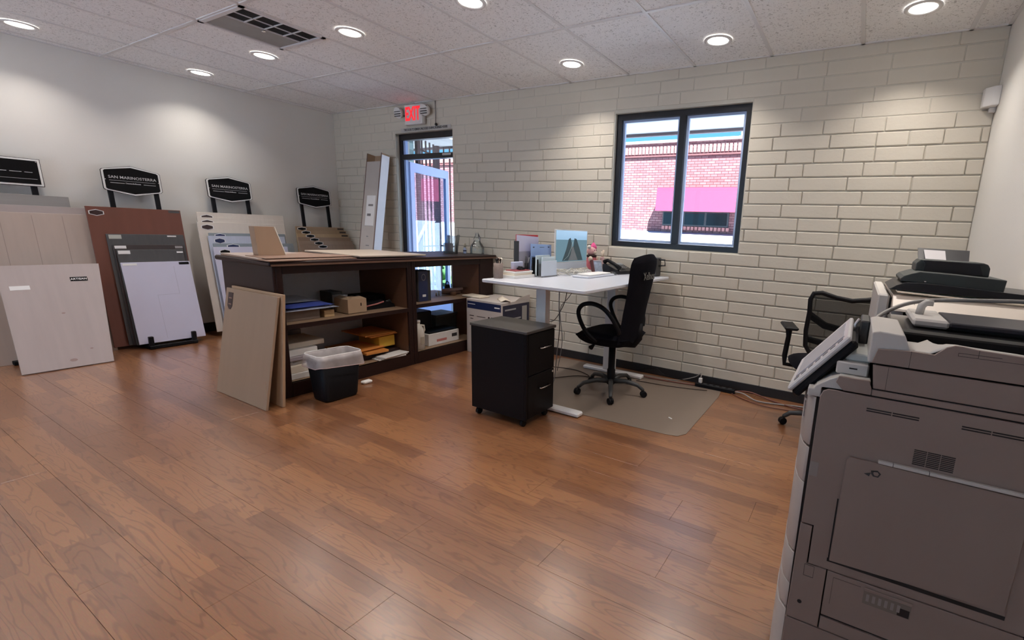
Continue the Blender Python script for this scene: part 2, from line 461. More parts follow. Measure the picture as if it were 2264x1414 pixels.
# walls
DX0, DX1, DZ = -5.16, -4.196, 2.371
WX0, WX1, WZ0, WZ1 = -2.125, -.90, 1.186, 2.374
wb = MB()
Y0, Y1 = YB+.006, YB+WT
wb.box(XL-WT, DX0, Y0, Y1, 0, 2.9); wb.box(DX0, DX1, Y0, Y1, DZ, 2.9); wb.box(DX1, WX0, Y0, Y1, 0, 2.9)
wb.box(WX0, WX1, Y0, Y1, 0, WZ0); wb.box(WX0, WX1, Y0, Y1, WZ1, 2.9); wb.box(WX1, XR+WT, Y0, Y1, 0, 2.9)
wall = struct(wb.build('wall_back', M_brick_s))
bmeshes = {}
def brick_mesh(L, h, d):
    key = (round(L, 3), round(h, 3), round(d, 4))
    if key not in bmeshes:
        b = MB(); b.cbox(-L/2, L/2, -d, .001, -h/2, h/2, min(.007, d*.75))
        me = bpy.data.meshes.new('brick'); me.from_pydata(b.v, [], b.f); me.update()
        bm = bmesh.new(); bm.from_mesh(me); bmesh.ops.recalc_face_normals(bm, faces=bm.faces[:]); bm.to_mesh(me); bm.free()
        me.materials.append(M_brick); bmeshes[key] = me
    return bmeshes[key]
bricks = []
CH = .1015; z = .0655
rng = random.Random(3)
k = 0
while z < ZC:
    z1 = min(z+CH, ZC+.02)
    x = XL-.4+rng.uniform(0, .2)
    while x < XR:
        L = rng.choice((.405, .405, .405, .30, .20))
        a, b2 = x, x+L
        x += L
        segs = [(max(a, XL), min(b2, XR))]
        def cut(segs, c0, c1):
            out = []
            for (p, q) in segs:
                if q <= c0 or p >= c1: out.append((p, q))
                else:
                    if p < c0: out.append((p, c0))
                    if q > c1: out.append((c1, q))
            return out
        zm = (z+z1)/2
        if z < DZ-.03: segs = cut(segs, DX0-.005, DX1+.005)
        if z1 > WZ0+.03 and z < WZ1-.03: segs = cut(segs, WX0-.005, WX1+.005)
        for (p, q) in segs:
            if q-p > .03: bricks.append((p, q, z, z1))
    z = z1; k += 1
# the blocks that show largest are single parts, the remote left ones are joined
def seen(bk):
    xm = (bk[0]+bk[1])/2; zm = (bk[2]+bk[3])/2
    d2 = xm*xm+16+(zm-1.3)**2
    s_ = (bk[1]-bk[0])/d2
    if xm < -5.3: s_ *= .2
    if zm > 2.35: s_ *= .3
    if -3.6 > xm and zm < 1.0: s_ *= .05
    if xm > .1 and zm < 1.05: s_ *= .05
    return s_
bricks.sort(key=lambda q: -seen(q))
rest = MB()
for i, (p, q, z0, z1) in enumerate(bricks):
    g = .0024; gz = .0038
    zm = (z0+z1)/2; xm = (p+q)/2
    faint = 1.0
    if zm > 2.22: faint = .35
    elif zm > 2.05: faint = .7
    if xm < -2.3 : faint *= .75
    d = round(.0115*faint, 4)
    me = brick_mesh(q-p-2*g, z1-z0-2*gz, d)
    if i < 300:
        o = bpy.data.objects.new('brick', me); COL.objects.link(o); o.parent = wall
        o.location = (xm, YB+.0065+rng.uniform(-.0012, .0006), zm)
    else:
        rest.cbox(p+g, q-g, YB+.0065-d, YB+.0075, z0+gz, z1-gz, min(.006, d*.7))
r_ = rest.build('brick_field', M_brick, wall); r_['kind'] = 'stuff'
struct(bx('wall_left', M_wall, XL-WT, XL, YF-.2, YB+WT, 0, 2.9, c=0))
struct(bx('wall_right', M_wall, XR, XR+WT, YF-.2, YB+WT, 0, 2.9, c=0))
b = MB(); b.box(XL-.2, -6.1, YF-WT, YF, 0, 2.9); b.box(-1.1, XR+.2, YF-WT, YF, 0, 2.9); b.box(-6.1, -1.1, YF-WT, YF, 0, .25); b.box(-6.1, -1.1, YF-WT, YF, 2.45, 2.9)
struct(b.build('wall_front', M_wall))
w2 = bpy.data.objects.new('added_window', None); COL.objects.link(w2); struct(w2); w2.location = (-4, YF-.1, .45)  # unseen window and its wall opening, added to let in extra daylight
for k in range(4):
    a_ = -6.1+k*1.25; b = MB()
    for (p, q, r, s_) in ((a_, a_+.05, .25, 2.45), (a_+1.2, a_+1.25, .25, 2.45), (a_+.05, a_+1.2, .25, .31), (a_+.05, a_+1.2, 2.39, 2.45)): b.box(p, q, YF-.14, YF-.06, r, s_)
    b.build('window_frame', M_alu_w, w2)
    b = MB(); b.box(a_+.05, a_+1.2, YF-.102, YF-.098, .31, 2.39); b.build('pane', M_glass, w2)
struct(bx('added_sun_roof', M_soffit, XL-1, XR+1, YF-1.35, YF-WT, 2.62, 2.76, c=0))  # unseen roof added to block direct sun from the added window
b = MB(); b.cbox(XL, DX0-.03, YB-.012, YB+.004, 0, .082, .002); b.cbox(DX1, XR, YB-.012, YB+.004, 0, .082, .002)
struct(b.build('baseboard_back', M_base))
struct(bx('baseboard_left', M_base, XL, XL+.012, YF, YB, 0, .10))
struct(bx('baseboard_right', M_base, XR-.012, XR, YF, YB, 0, .10))

# ---- window
def rect_frame(b, x0, x1, z0, z1, y0, y1, w, wt=None, wb_=None):
    wt = w if wt is None else wt; wb_ = w if wb_ is None else wb_
    b.box(x0, x0+w, y0, y1, z0, z1); b.box(x1-w, x1, y0, y1, z0, z1)
    b.box(x0+w, x1-w, y0, y1, z1-wt, z1); b.box(x0+w, x1-w, y0, y1, z0, z0+wb_)
win = bpy.data.objects.new('window_1', None); COL.objects.link(win); struct(win); win.location = ((WX0+WX1)/2, YB, WZ0)
b = MB(); rect_frame(b, WX0+.001, WX1-.001, WZ0+.001, WZ1-.001, YB+.042, YB+.105, .048)
b.build('window_frame', M_alu_w, win)
b = MB(); b.box(-1.515, -1.460, YB+.042, YB+.105, WZ0+.045, WZ1-.045); b.build('mullion', M_alu_w, win)
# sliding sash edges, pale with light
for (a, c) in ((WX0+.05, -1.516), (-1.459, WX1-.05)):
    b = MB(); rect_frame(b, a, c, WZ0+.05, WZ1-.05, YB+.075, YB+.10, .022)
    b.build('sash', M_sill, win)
    b = MB(); b.box(a+.02, c-.02, YB+.085, YB+.089, WZ0+.07, WZ1-.07); b.build('pane', M_glass, win)
MW_sill = mat('white sill paint', (.72, .71, .68), .5)
b = MB(); b.box(WX0-.003, WX0+.0, YB, YB+.012, WZ0, WZ1)

# ---- door frame with transom
door = bpy.data.objects.new('door_1', None); COL.objects.link(door); struct(door); door.location = ((DX0+DX1)/2, YB+.05, 0)
b = MB(); FY0, FY1 = YB+.055, YB+.125
b.box(DX0+.001, DX0+.05, FY0, FY1, 0, DZ-.001); b.box(DX1-.05, DX1-.001, FY0, FY1, 0, DZ-.001)
b.box(DX0+.05, DX1-.05, FY0, FY1, DZ-.07, DZ-.001); b.box(DX0+.05, DX1-.05, FY0, FY1, 2.075, 2.135)
b.build('door_frame', M_alu_w, door)
b = MB(); b.box(DX0+.05, DX0+.085, FY0+.02, FY1-.01, 0, 2.3); b.build('stop', M_leafm, door)
b = MB(); b.box(DX0+.05, DX1-.05, FY0+.03, FY0+.034, 2.135, DZ-.07); b.build('pane', M_glass, door)
bx('closer_bracket', M_alum, -4.40, -4.26, FY0-.02, FY0, 2.10, 2.125, door)
# the leaf stands open outwards
a0 = Vector((-5.075, YB+.115)); a1 = Vector((-5.33, 4.93)); dv = (a1-a0); LL = dv.length; ang = math.atan2(dv.y, dv.x)
LM = Matrix.Translation((a0.x, a0.y, 0)) @ Matrix.Rotation(ang, 4, 'Z')
b = MB()
b.box(0, .075, -.02, .02, .02, 2.06, LM); b.box(LL-.075, LL, -.02, .02, .02, 2.06, LM)
b.box(.075, LL-.075, -.02, .02, 1.95, 2.06, LM); b.box(.075, LL-.075, -.02, .02, .02, .28, LM)
b.build('door_leaf', M_leafm, door)
b = MB(); b.box(.075, LL-.075, -.003, .003, .28, 1.95, LM); b.build('pane', glass_mat('door glass blue', (.74, .86, 1.0), .1, 0, .25), door)
b = MB(); b.tube([LM @ Vector(p) for p in ((LL-.10, -.02, 1.10), (LL-.10, -.07, 1.10), (LL-.10, -.07, .80), (LL-.10, -.02, .80))], .010, 8)
b.build('handle', M_alum, door)

# ================================================================== OUTSIDE
b = MB()
b.box(-40, 20, YB+WT, 7.2, -.30, -.04)
b.add([(-40, 7.2, -.04), (20, 7.2, -.04), (20, 14.2, 1.47), (-40, 14.2, 1.47), (-40, 7.2, -.3), (20, 7.2, -.3), (20, 14.2, -.3), (-40, 14.2, -.3)],
      [(0, 1, 2, 3), (4, 7, 6, 5), (0, 4, 5, 1), (1, 5, 6, 2), (2, 6, 7, 3), (3, 7, 4, 0)])
b.box(-60, 40, 14.2, 60, -.3, 1.47); b.box(-60, 40, -30, YF-.3, -.3, -.06)
b.box(-60, XL-.5, -30, YB+WT, -.3, -.06); b.box(XR+.5, 40, -30, YB+WT, -.3, -.06)
gr = struct(b.build('ground', M_asph))
Mline = mat('parking line white', (.85, .85, .84), .8)
def slope_z(yv): return -.04+(yv-7.2)*(1.51/7.0)
for xx in (-8.9, -6.1, -3.3, -.5):
    b = MB(); y0, y1 = 9.5, 13.6
    b.add([(xx, y0, slope_z(y0)+.012), (xx+.10, y0, slope_z(y0)+.012), (xx+.85, y1, slope_z(y1)+.012), (xx+.75, y1, slope_z(y1)+.012),
           (xx, y0, slope_z(y0)+.001), (xx+.10, y0, slope_z(y0)+.001), (xx+.85, y1, slope_z(y1)+.001), (xx+.75, y1, slope_z(y1)+.001)],
          [(0, 1, 2, 3), (4, 7, 6, 5), (0, 4, 5, 1), (1, 5, 6, 2), (2, 6, 7, 3), (3, 7, 4, 0)])
    b.build('parking_line', Mline, gr)
b = MB()
b.add([(-14, 7.25, slope_z(7.25)+.02), (-6.6, 7.25, slope_z(7.25)+.02), (-6.6, 7.9, slope_z(7.9)+.02), (-14, 7.9, slope_z(7.9)+.02),
       (-14, 7.25, -.1), (-6.6, 7.25, -.1), (-6.6, 7.9, -.05), (-14, 7.9, -.05)], [(0, 1, 2, 3), (4, 7, 6, 5), (0, 4, 5, 1), (1, 5, 6, 2), (2, 6, 7, 3), (3, 7, 4, 0)])
b.build('grass_strip', M_grass, gr)['kind'] = 'stuff'

# porch roof over the walk
pr = struct(bx('porch_roof', M_soffit, -12, 3, YB+WT, 5.93, 2.62, 2.74, c=0))
bx('fascia', mat('fascia grey', (.16, .12, .13), .7), -12, 3, 5.93, 5.98, 2.585, 2.80, pr, c=0)
# short block wall left of the door
b = MB(); b.box(-6.45, -6.25, YB+WT, 5.12, -.04, 2.62); pw_ = struct(b.build('wall_porch', mat('pale teal joint', (.22, .33, .34), .9)))
for k in range(26):
    for j in range(3):
        y0 = YB+WT+.32*j-(.16 if k % 2 else 0); y1 = min(y0+.31, 5.115); y0 = max(y0, YB+WT)
        if y1-y0 < .03: continue
        bx('block', M_teal, -6.252, -6.240, y0, y1, -.03+k*.102, -.03+k*.102+.094, pw_, c=0)

# iron fence of the porch
fe = thing('iron_fence', 'dark iron bar fence outside the open door, rising to the porch soffit', 'fence', (-6.3, 5.9, 0))
for (px, py) in ((-6.23, 5.18), (-6.55, 5.84), (-5.0, 5.86)):
    bx('post', M_rail, px-.03, px+.03, py-.03, py+.03, -.04, 2.618, fe, c=0)
for k in range(1, 5):
    t = k/5; bx('bar', M_rail, -6.23-.32*t-.01, -6.23-.32*t+.01, 5.18+.66*t-.01, 5.18+.66*t+.01, -.04, 2.618, fe, c=0)
for k in range(1, 11):
    xx = -6.55+k*.14
    bx('bar', M_rail, xx-.009, xx+.009, 5.85, 5.868, -.04, 2.60, fe, c=0)
for zz in (.12, .95, 2.45):
    b = MB(); b.tube([(-6.23, 5.18, zz), (-6.55, 5.84, zz), (-5.0, 5.86, zz)], .014, 4); b.build('rail', M_rail, fe)

# building across the lot
bd = thing('brick_building', 'red brick building across the parking lot with a red awning', 'building', (-8, 14.2, 1.4))
bx('wall', M_rbrick, -26, 4, 14.0, 20, 0, 4.10, bd, c=0)
bx('parapet', mat('pale parapet cap', (.55, .50, .46), .8), -26.1, 4.1, 13.93, 14.3, 4.10, 4.17, bd, c=0)
b = MB()
for k in range(150):
    xx = -17.5+k*.12
    b.box(xx, xx+.085, 13.965, 14.0, 3.78, 4.00)
b.build('soldier_course', mat('soldier brick', (.24, .12, .115), .9, var=.3, scale=3), bd)['kind'] = 'stuff'
bx('string_course', mat('brick ledge', (.16, .06, .06), .9), -26, 4, 13.95, 14.0, 3.70, 3.735, bd, c=0)
# awning with depth
aw = MB(); aw.prism([(13.40, 2.03), (13.48, 2.72), (14.0, 2.76), (14.0, 2.06)], 'x', -5.66, -2.4)
aw.build('awning', M_awn, bd)
wf = bx('window', M_dkgrey, -5.62, -3.53, 13.96, 14.0, 1.62, 2.06, bd, c=0)
for i in range(3):
    bx('pane', M_screenoff, -5.58+i*.69, -5.58+i*.69+.62, 13.95, 13.965, 1.66, 2.02, wf, c=0)
b = MB()
for k in range(18): b.box(-5.62+k*.12, -5.62+k*.12+.085, 13.93, 14.0, 1.50, 1.60)
b.build('sill', mat('sill brick', (.42, .20, .18), .9), bd)
# billboard frame on its roof
bb = bx('roof_frame', M_metalw, -4.0, -2.9, 16.18, 16.26, 4.10, 4.16, bd, c=0)
for k in range(6): bx('post', M_metalw, -3.95+k*.2, -3.91+k*.2, 16.2, 16.24, 4.1, 4.83, bb, c=0)
for zz in (4.45, 4.6, 4.79): bx('rail', M_metalw, -3.99, -2.9, 16.19, 16.25, zz, zz+.04, bb, c=0)

# shrubs beyond the fence
for i, (px, py, r) in enumerate(((-7.5, 7.55, .26), (-8.5, 7.6, .30), (-6.9, 7.6, .20))):
    b = MB(); rg = random.Random(i)
    for k in range(260):
        a = rg.uniform(0, 2*pi); e = rg.uniform(-.2, 1.3); rr = r*rg.uniform(.75, 1.05)
        c = Vector((px+rr*cos(a)*cos(e), py+rr*sin(a)*cos(e), slope_z(py)+.05+r*.7+rr*sin(e)))
        d1 = Vector((rg.uniform(-1, 1), rg.uniform(-1, 1), rg.uniform(-1, 1))).normalized()*.045; d2 = d1.orthogonal().normalized()*.022
        b.add([c-d1, c+d2, c+d1, c-d2], [(0, 1, 2, 3)])
    b.tube([(px, py, slope_z(py)), (px, py, slope_z(py)+r)], .02, 6)
    b.ball((px, py, slope_z(py)+r*.7), r*.72, 10)
    lab = ['green shrub growing just behind the iron fence', 'green shrub furthest left beyond the iron fence', 'smallest shrub nearest the gate end of the iron fence'][i]
    tag(b.build('shrub', mat('leaves', (.10, .22, .05), .8, var=.4, scale=25)), lab, 'shrub', 'shrubs beyond the fence')

# ================================================================== DOWNLIGHTS
LTS = [(-5.954, 1.249, 'white round downlight nearest the left wall at the top left corner'),
       (-5.993, 2.398, 'round downlight near the left wall, further from the camera'),
       (-4.778, 2.388, 'round downlight beside the ceiling vent, between vent and left wall'),
       (-3.549, 2.377, 'round downlight right of the ceiling vent'),
       (-2.341, 2.382, 'round downlight cut by the top edge of the picture'),
       (-2.335, 3.537, 'round downlight near the brick wall between the exit sign and window'),
       (-1.085, 3.517, 'round downlight near the brick wall above the window'),
       (.133, 3.502, 'round downlight in the top right corner near the right wall'),
       (.13, 2.38, ''), (-1.09, 1.25, ''), (-2.34, .66, ''), (-4.78, .3, ''), (-5.95, -.2, ''), (-3.55, -1.2, ''), (-1.1, -1.6, '')]
for i, (lx, ly, lab) in enumerate(LTS):
    t = thing('ceiling_light', lab or 'round downlight in the ceiling behind the camera', 'ceiling light', (lx, ly, ZC), 'recessed round downlights')
    if i < 8:
        b = MB(); b.lathe([(.098, 0), (.098, -.005), (.090, -.009), (.074, -.006), (.072, .0)], (lx, ly, ZC-.004), 28, cap=False)
        b.build('trim_ring', M_whitepl, t)
        b = MB(); b.lathe([(.0735, 0), (.0735, -.004), (.03, -.007)], (lx, ly, ZC-.003), 28); b.build('lens', M_lamp, t)
    else:
        b = MB(); b.lathe([(.098, 0), (.095, -.008), (.075, -.006)], (lx, ly, ZC-.004), 20); b.build('trim_ring', M_lamp, t)
    la = bpy.data.lights.new('lamp', 'AREA'); la.shape = 'DISK'; la.size = .13; la.energy = DL_POWER*(.5 if i < 2 else (.75 if i in (5, 6, 7) else 1.0)); la.color = (1, .92, .84)
    la.spread = radians(116)
    lo = bpy.data.objects.new('lamp', la); COL.objects.link(lo); lo.parent = t; lo.location = (0, 0, -.016)

# ================================================================== SAMPLE BOARD RACKS ON THE LEFT WALL
M_signw = mat('sign rim white', (.78, .78, .77), .4)
M_sign = mat('sign black', (.006, .006, .007), .35, spec=.15)
M_sticker = mat('sticker white', (.80, .80, .80), .5)
def lean(xb, zb, xt, zt):
    """matrix: local x = world y along the board, local y = up the board, local z = out of its face (towards the room)"""
    u = Vector((xt-xb, 0, zt-zb)).normalized(); s_ = Vector((0, 1, 0)); nn = s_.cross(u).normalized()
    M = Matrix((s_, u, nn)).transposed().to_4x4(); M.translation = Vector((xb, 0, zb)); return M, (Vector((xt-xb, 0, zt-zb))).length
def lboard(name, label, cat, group, xb, zb, xt, zt, y0, y1, material, th=.012, bands=None):
    M, L = lean(xb, zb, xt, zt)
    b = MB(); b.cbox(y0, y1, 0, L, -th/2, th/2, .0015, M)
    o = b.build(name, material, origin=(xb, (y0+y1)/2, zb)); tag(o, label, cat, group)
    return o, M, L
def sticker(o, M, s0, s1, u0, u1, material, z=.0066, name='label_sticker', hexa=False, shp=None):
    b = MB()
    if hexa:
        sm, um = (s0+s1)/2, (u0+u1)/2; q = (u1-u0)*.26
        p = [(s0, u0+q), (sm, u0), (s1, u0+q), (s1, u1-q), (sm, u1), (s0, u1-q)]
    else: p = [(s0, u0), (s1, u0), (s1, u1), (s0, u1)]
    if shp: p = shp
    n = len(p)
    vs = [M @ Vector((a, c, z+.0008)) for a, c in p]+[M @ Vector((a, c, z-.0005)) for a, c in p]
    fs = [tuple(range(n)), tuple(range(2*n-1, n-1, -1))]+[(i, n+i, n+(i+1) % n, (i+1) % n) for i in range(n)]
    b.add(vs, fs)
    return b.build(name, material, o)
def hexlogo(o, M, s0, s1, u0, u1, dark=M_sign):
    r = sticker(o, M, s0, s1, u0, u1, M_sticker, hexa=True, name='hexagon_label')
    w = (s1-s0)*.07
    sticker(r, M, s0+w, s1-w, u0+w*.8, u1-w*.8, dark, z=.0080, hexa=True, name='hexagon_print')
    return r

SX = [(-6.0, 0), (-6.262, 1.56)]
def stand(yc, label, hooks, hexa=True, y_off=0):
    t = thing('display_stand', label, 'display stand', (-6.05, yc, 0), 'black sample board display stands')
    M, L = lean(-6.17, .02, -6.325, 1.60)
    for dy in (-.165, .165):
        b = MB(); b.cbox(yc+dy-.018, yc+dy+.018, 0, 1.50, -.012, .012, .003, M); b.build('upright', M_black, t)
    for dy in (-.165, .165):
        b = MB(); b.cbox(-6.25, -5.86 if hooks else -6.02, yc+dy-.02, yc+dy+.02, .004, .034, .003); b.build('foot', M_black, t)
        if hooks:
            b = MB(); b.cbox(-5.90, -5.868, yc+dy-.018, yc+dy+.018, .03, .125, .004); b.build('hook', M_black, t)
    bx('crossbar', M_black, -5.892 if hooks else -6.06, -5.862 if hooks else -6.03, yc-.185, yc+.185, .006, .036, t)
    # sign plate
    w, h = .212, .285
    if hexa: P = [(-w, -.085), (-w+.012, -.097), (0, -.142), (w-.012, -.097), (w, -.085), (w, .085), (w-.012, .097), (0, .142), (-w+.012, .097), (-w, .085)]
    else: P = [(-.26, -.115), (.225, -.115), (.225, .115), (-.26, .115)]
    c = 1.573
    def plate(sc_, z0, z1, name, material):
        b = MB(); n = len(P)
        Q = []
        for a, d in P:
            l = math.hypot(a, d); Q.append((yc+a-(a/l)*sc_*1.1, c+d-(d/l)*sc_ if hexa else c+d-math.copysign(sc_, d)))
        if not hexa: Q = [(yc+a-math.copysign(sc_, a), c+d-math.copysign(sc_, d)) for a, d in P]
        vs = [M @ Vector((a, d, z1)) for a, d in Q]+[M @ Vector((a, d, z0)) for a, d in Q]
        b.add(vs, [tuple(range(n)), tuple(range(2*n-1, n-1, -1))]+[(i, n+i, n+(i+1) % n, (i+1) % n) for i in range(n)])
        return b.build(name, material, t)
    plate(0, .012, .020, 'sign_edge', M_sign)
    plate(.004, .018, .0225, 'sign_rim', M_signw)
    sp = plate(.018, .020, .0245, 'sign_panel', M_sign)
    R = (M.to_3x3()).to_euler()
    ms = mat('sign lettering silver', (.55, .55, .56), .4)
    if hexa:
        text('lettering', 'SAN MARINOSTERRA', .036, M @ Vector((yc+.004, c+.025, .0247)), R, ms, sp, bold=.0002)
        bars = [(-.165, .165, -.005, .0012)]
        xs = [(-.16, -.06), (-.045, .055), (.075, .165)]
    else:
        bars = [(-.24, .19, -.055, .0012)]; xs = [(-.20, .03), (.045, .11), (.125, .17)]
    b = MB()
    for a0, a1, u_, hh in bars: b.box(yc+a0, yc+a1, c+u_-hh, c+u_+hh, .0244, .0252, M)
    for q, (a0, a1) in enumerate(xs):
        uu = c-.028 if hexa else c+.0
        b.box(yc+a0, yc+a1, uu-.002, uu+.002, .0244, .0252, M)
    b.build('rule_line', ms, sp)
    if hexa: text('lettering', 'Doors & Floors', .017, M @ Vector((yc, c-.026, .0253)), R, ms, sp)
    for sx_ in (-1, 1):
        b = MB(); b.lathe([(.005, 0), (.004, .003)], (0, 0, 0), 10)
        V = [M @ Vector((yc+sx_*(.19 if hexa else .20), c+(.0 if hexa else sx_*.09), .0245)) + (M.to_3x3() @ Vector(v)) for v in b.v]
        b2 = MB(); b2.add(V, b.f[:], False); b2.build('screw', M_chrome, sp)
    return t
stand(1.07, 'display stand with a flat topped black sign, cut by the left edge of the picture', False, hexa=False)
stand(1.868, 'display stand with a hexagonal black sign above the red-brown sample board', True)
stand(2.668, 'display stand with a hexagonal black sign above the cream sample boards', False)
stand(3.595, 'display stand with a hexagonal black sign in the far corner above the tan boards', False)

M_greyb = mat('grey wood board', (.27, .26, .255), .55, var=.12, stretch=(1, 1, 9), scale=3)
M_mauve = mat('mauve wood board', (.40, .345, .335), .55, var=.08, stretch=(1, 1, 9), scale=3)
M_tanb = mat('pale oak board', (.47, .385, .335), .5, var=.10, stretch=(1, 6, .7), scale=4)
M_front = mat('whitewashed oak board', (.43, .37, .36), .42, var=.09, stretch=(1, 7, .6), scale=3)
M_redb = mat('red brown board', (.17, .062, .042), .3, var=.15, stretch=(1, 5, .6), scale=3)
M_dkb = mat('dark espresso board', (.045, .034, .034), .4, var=.2)
M_dkg = mat('charcoal wood board', (.075, .075, .078), .45, var=.2, stretch=(1, 5, 1))
M_bluelit = mat('bluish lit white board', (.58, .58, .72), .3, var=.03)  # white boards, with bluish daylight from door and window put into the colour
M_creamb = mat('cream board', (.66, .60, .54), .5, var=.06, stretch=(1, 6, .7))
M_crbr = mat('light tan board', (.40, .31, .21), .5, var=.12, stretch=(1, 6, .7))
M_bluew = mat('blue white board', (.50, .54, .66), .35, var=.10, stretch=(1, 6, .7))
M_bgrey = mat('blue grey board', (.25, .29, .32), .4, var=.1)
M_plank_l = mat('board plank joint', (.30, .24, .21), .7)
G1 = 'sample boards leaning at the first stand'; G2 = 'sample boards leaning at the second stand'
G3 = 'sample boards leaning at the third stand'; G4 = 'tan sample boards in the far corner'
lboard('sample_board', 'grey wood sample board standing highest under the flat topped sign', 'sample board', G1, -6.125, 0, -6.295, 1.40, .80, 1.421, M_greyb)
lboard('sample_board', 'mauve sample board showing a thin strip in front of the grey one', 'sample board', G1, -6.10, 0, -6.272, 1.31, .74, 1.504, M_mauve)
o, M, L = lboard('sample_board', 'large pale oak plank board behind the low front board', 'sample board', G1, -6.075, 0, -6.25, 1.25, .60, 1.515, M_tanb)
for yy in (.80, 1.00, 1.175, 1.35):
    b = MB(); b.box(yy-.0012, yy+.0012, .02, L-.02, .0055, .0066, M); b.build('plank_joint', M_plank_l, o)
o, M, L = lboard('sample_board', 'whitewashed oak board set furthest forward on the floor at left', 'sample board', G1, -5.622, .0, -5.985, .825, .865, 1.365, M_front, .014)
# this board splays a little: rebuilt as a parallelogram that widens upwards
bpy.data.objects.remove(o)
def splay_board(label, cat, group, P3, th, material, name='sample_board'):
    """P3: four corners (bottom left, bottom right, top right, top left) in the room"""
    P3 = [Vector(p) for p in P3]; nn = (P3[1]-P3[0]).cross(P3[3]-P3[0]).normalized()*th/2
    b = MB(); vs = [p+nn for p in P3]+[p-nn for p in P3]
    b.add(vs, [(0, 1, 2, 3), (7, 6, 5, 4), (0, 4, 5, 1), (1, 5, 6, 2), (2, 6, 7, 3), (3, 7, 4, 0)])
    o = b.build(name, material, origin=tuple(P3[0])); tag(o, label, cat, group); return o
o = splay_board('whitewashed oak board set furthest forward on the floor at left', 'sample board', G1,
    [(-5.622, .852, .005), (-5.622, 1.366, .005), (-5.99, 1.462, .826), (-5.99, .885, .826)], .014, M_front)
M, L = lean(-5.622, .005, -5.99, .826)
sticker(o, M, .925, 1.03, .69, .725, M_sticker, z=.0075)
s_ = sticker(o, M, 1.262, 1.365, .745, .782, M_sign, z=.0075)
text('lettering', 'ARTISAN', .024, M @ Vector((1.313, .7635, .0086)), M.to_3x3().to_euler(), M_sticker, s_, ext=.0003, bold=.0004)
for (yy, uu, r) in ((1.14, .06, .016), (1.26, .14, .007), (1.165, .47, .008)):
    b = MB(); b.lathe([(r, 0), (r*.9, .0006)], (0, 0, 0), 12, 1.4, .8)
    b2 = MB(); b2.add([M @ (Vector((yy, uu, .0072))+Vector(v)) for v in b.v], b.f); b2.build('knot', mat('knot', (.33, .24, .22), .6), o)
for (pts) in (((1.12, .12), (1.21, .82)), ((1.02, .10), (1.04, .84))):
    pass
# board between front board and the large one, only its corner shows
lboard('sample_board', 'pale board whose corner sticks out right of the low front board', 'sample board', G1, -5.98, 0.0, -6.11, .80, 1.0, 1.445, M_front)

o, M, L = lboard('sample_board', 'tall red-brown sample board below the hexagonal sign', 'sample board', G2, -6.06, .03, -6.205, 1.33, 1.49, 2.165, M_redb)
hexlogo(o, M, 1.505, 1.605, L-.085, L-.025, mat('label dark red', (.03, .008, .008), .4)); sticker(o, M, 2.07, 2.155, L-.03, L-.006, M_dkg)
o, M, L = lboard('sample_board', 'charcoal sample board in front of the red-brown one', 'sample board', G2, -6.025, .04, -6.165, 1.085, 1.585, 2.15, M_dkg)
sticker(o, M, 1.60, 1.685, L-.045, L-.008, mat('sticker grey green', (.48, .50, .46), .5)); sticker(o, M, 2.02, 2.09, L-.022, L-.010, M_sticker)
o, M, L = lboard('sample_board', 'dark espresso sample board with two labels', 'sample board', G2, -6.0, .04, -6.137, .985, 1.61, 2.128, M_dkb)
sticker(o, M, 1.62, 1.70, L-.035, L-.008, M_sticker); sticker(o, M, 2.06, 2.12, L-.035, L-.012, mat('sticker dull', (.30, .28, .28), .5))
o, M, L = lboard('sample_board', 'dark board directly behind the bluish lit white board', 'sample board', G2, -5.972, .04, -6.115, .94, 1.625, 2.115, M_dkg)
sticker(o, M, 1.632, 1.715, L-.04, L-.008, M_sticker); sticker(o, M, 2.06, 2.11, L-.035, L-.02, M_sticker)
o, M, L = lboard('sample_board', 'bluish lit white board standing on the black hooks of its stand', 'sample board', G2, -5.93, .05, -6.085, .822, 1.63, 2.145, M_bluelit)
sticker(o, M, 1.64, 1.74, L-.030, L-.010, M_sticker); sticker(o, M, 2.055, 2.135, L-.032, L-.008, M_sign)
b = MB(); b.box(1.84, 2.01, .46, .463, .006, .0066, M); b.box(2.008, 2.011, .46, .74, .006, .0066, M); b.box(1.84, 1.8425, .03, .46, .006, .0066, M)
b.build('plank_joint', mat('joint bluish lit', (.45, .45, .56), .6), o)  # joint colour carries the same painted bluish light

for k, (xt, zt, y0, y1, mm, lab) in enumerate((
        (-6.247, 1.326, 2.314, 3.163, M_creamb, 'tallest cream board with a dark label, under the second hexagonal sign'),
        (-6.225, 1.272, 2.305, 3.155, M_creamb, 'second cream board, one step lower than the tallest'),
        (-6.203, 1.222, 2.290, 3.145, M_creamb, 'third cream board with a dark hexagon label fully visible'))):
    o, M, L = lboard('sample_board', lab, 'sample board', G3, xt+.16, .05, xt, zt, y0, y1, mm)
    hexlogo(o, M, y0+.03, y0+.14, L-.085, L-.022, mat('hexagon brown', (.05, .03, .03), .4))
    bx('board_edge', M_crbr, xt+.0, xt+.001, y0, y0+.002, .3, .301, o, c=0)
o, M, L = lboard('sample_board', 'blue grey board showing a strip between cream and blue white boards', 'sample board', G3, -6.015, .05, -6.175, 1.11, 2.37, 3.13, M_bgrey)
hexlogo(o, M, 2.42, 2.52, L-.05, L-.004, M_navy)
o, M, L = lboard('sample_board', 'blue white marbled board with a navy hexagon label', 'sample board', G3, -5.99, .05, -6.15, 1.08, 2.352, 3.11, M_bluew)
hexlogo(o, M, 2.40, 2.50, L-.085, L-.022, M_navy)
o, M, L = lboard('sample_board', 'grey blue board half hidden behind the white front board', 'sample board', G3, -5.962, .05, -6.125, 1.0, 2.38, 3.19, M_bgrey)
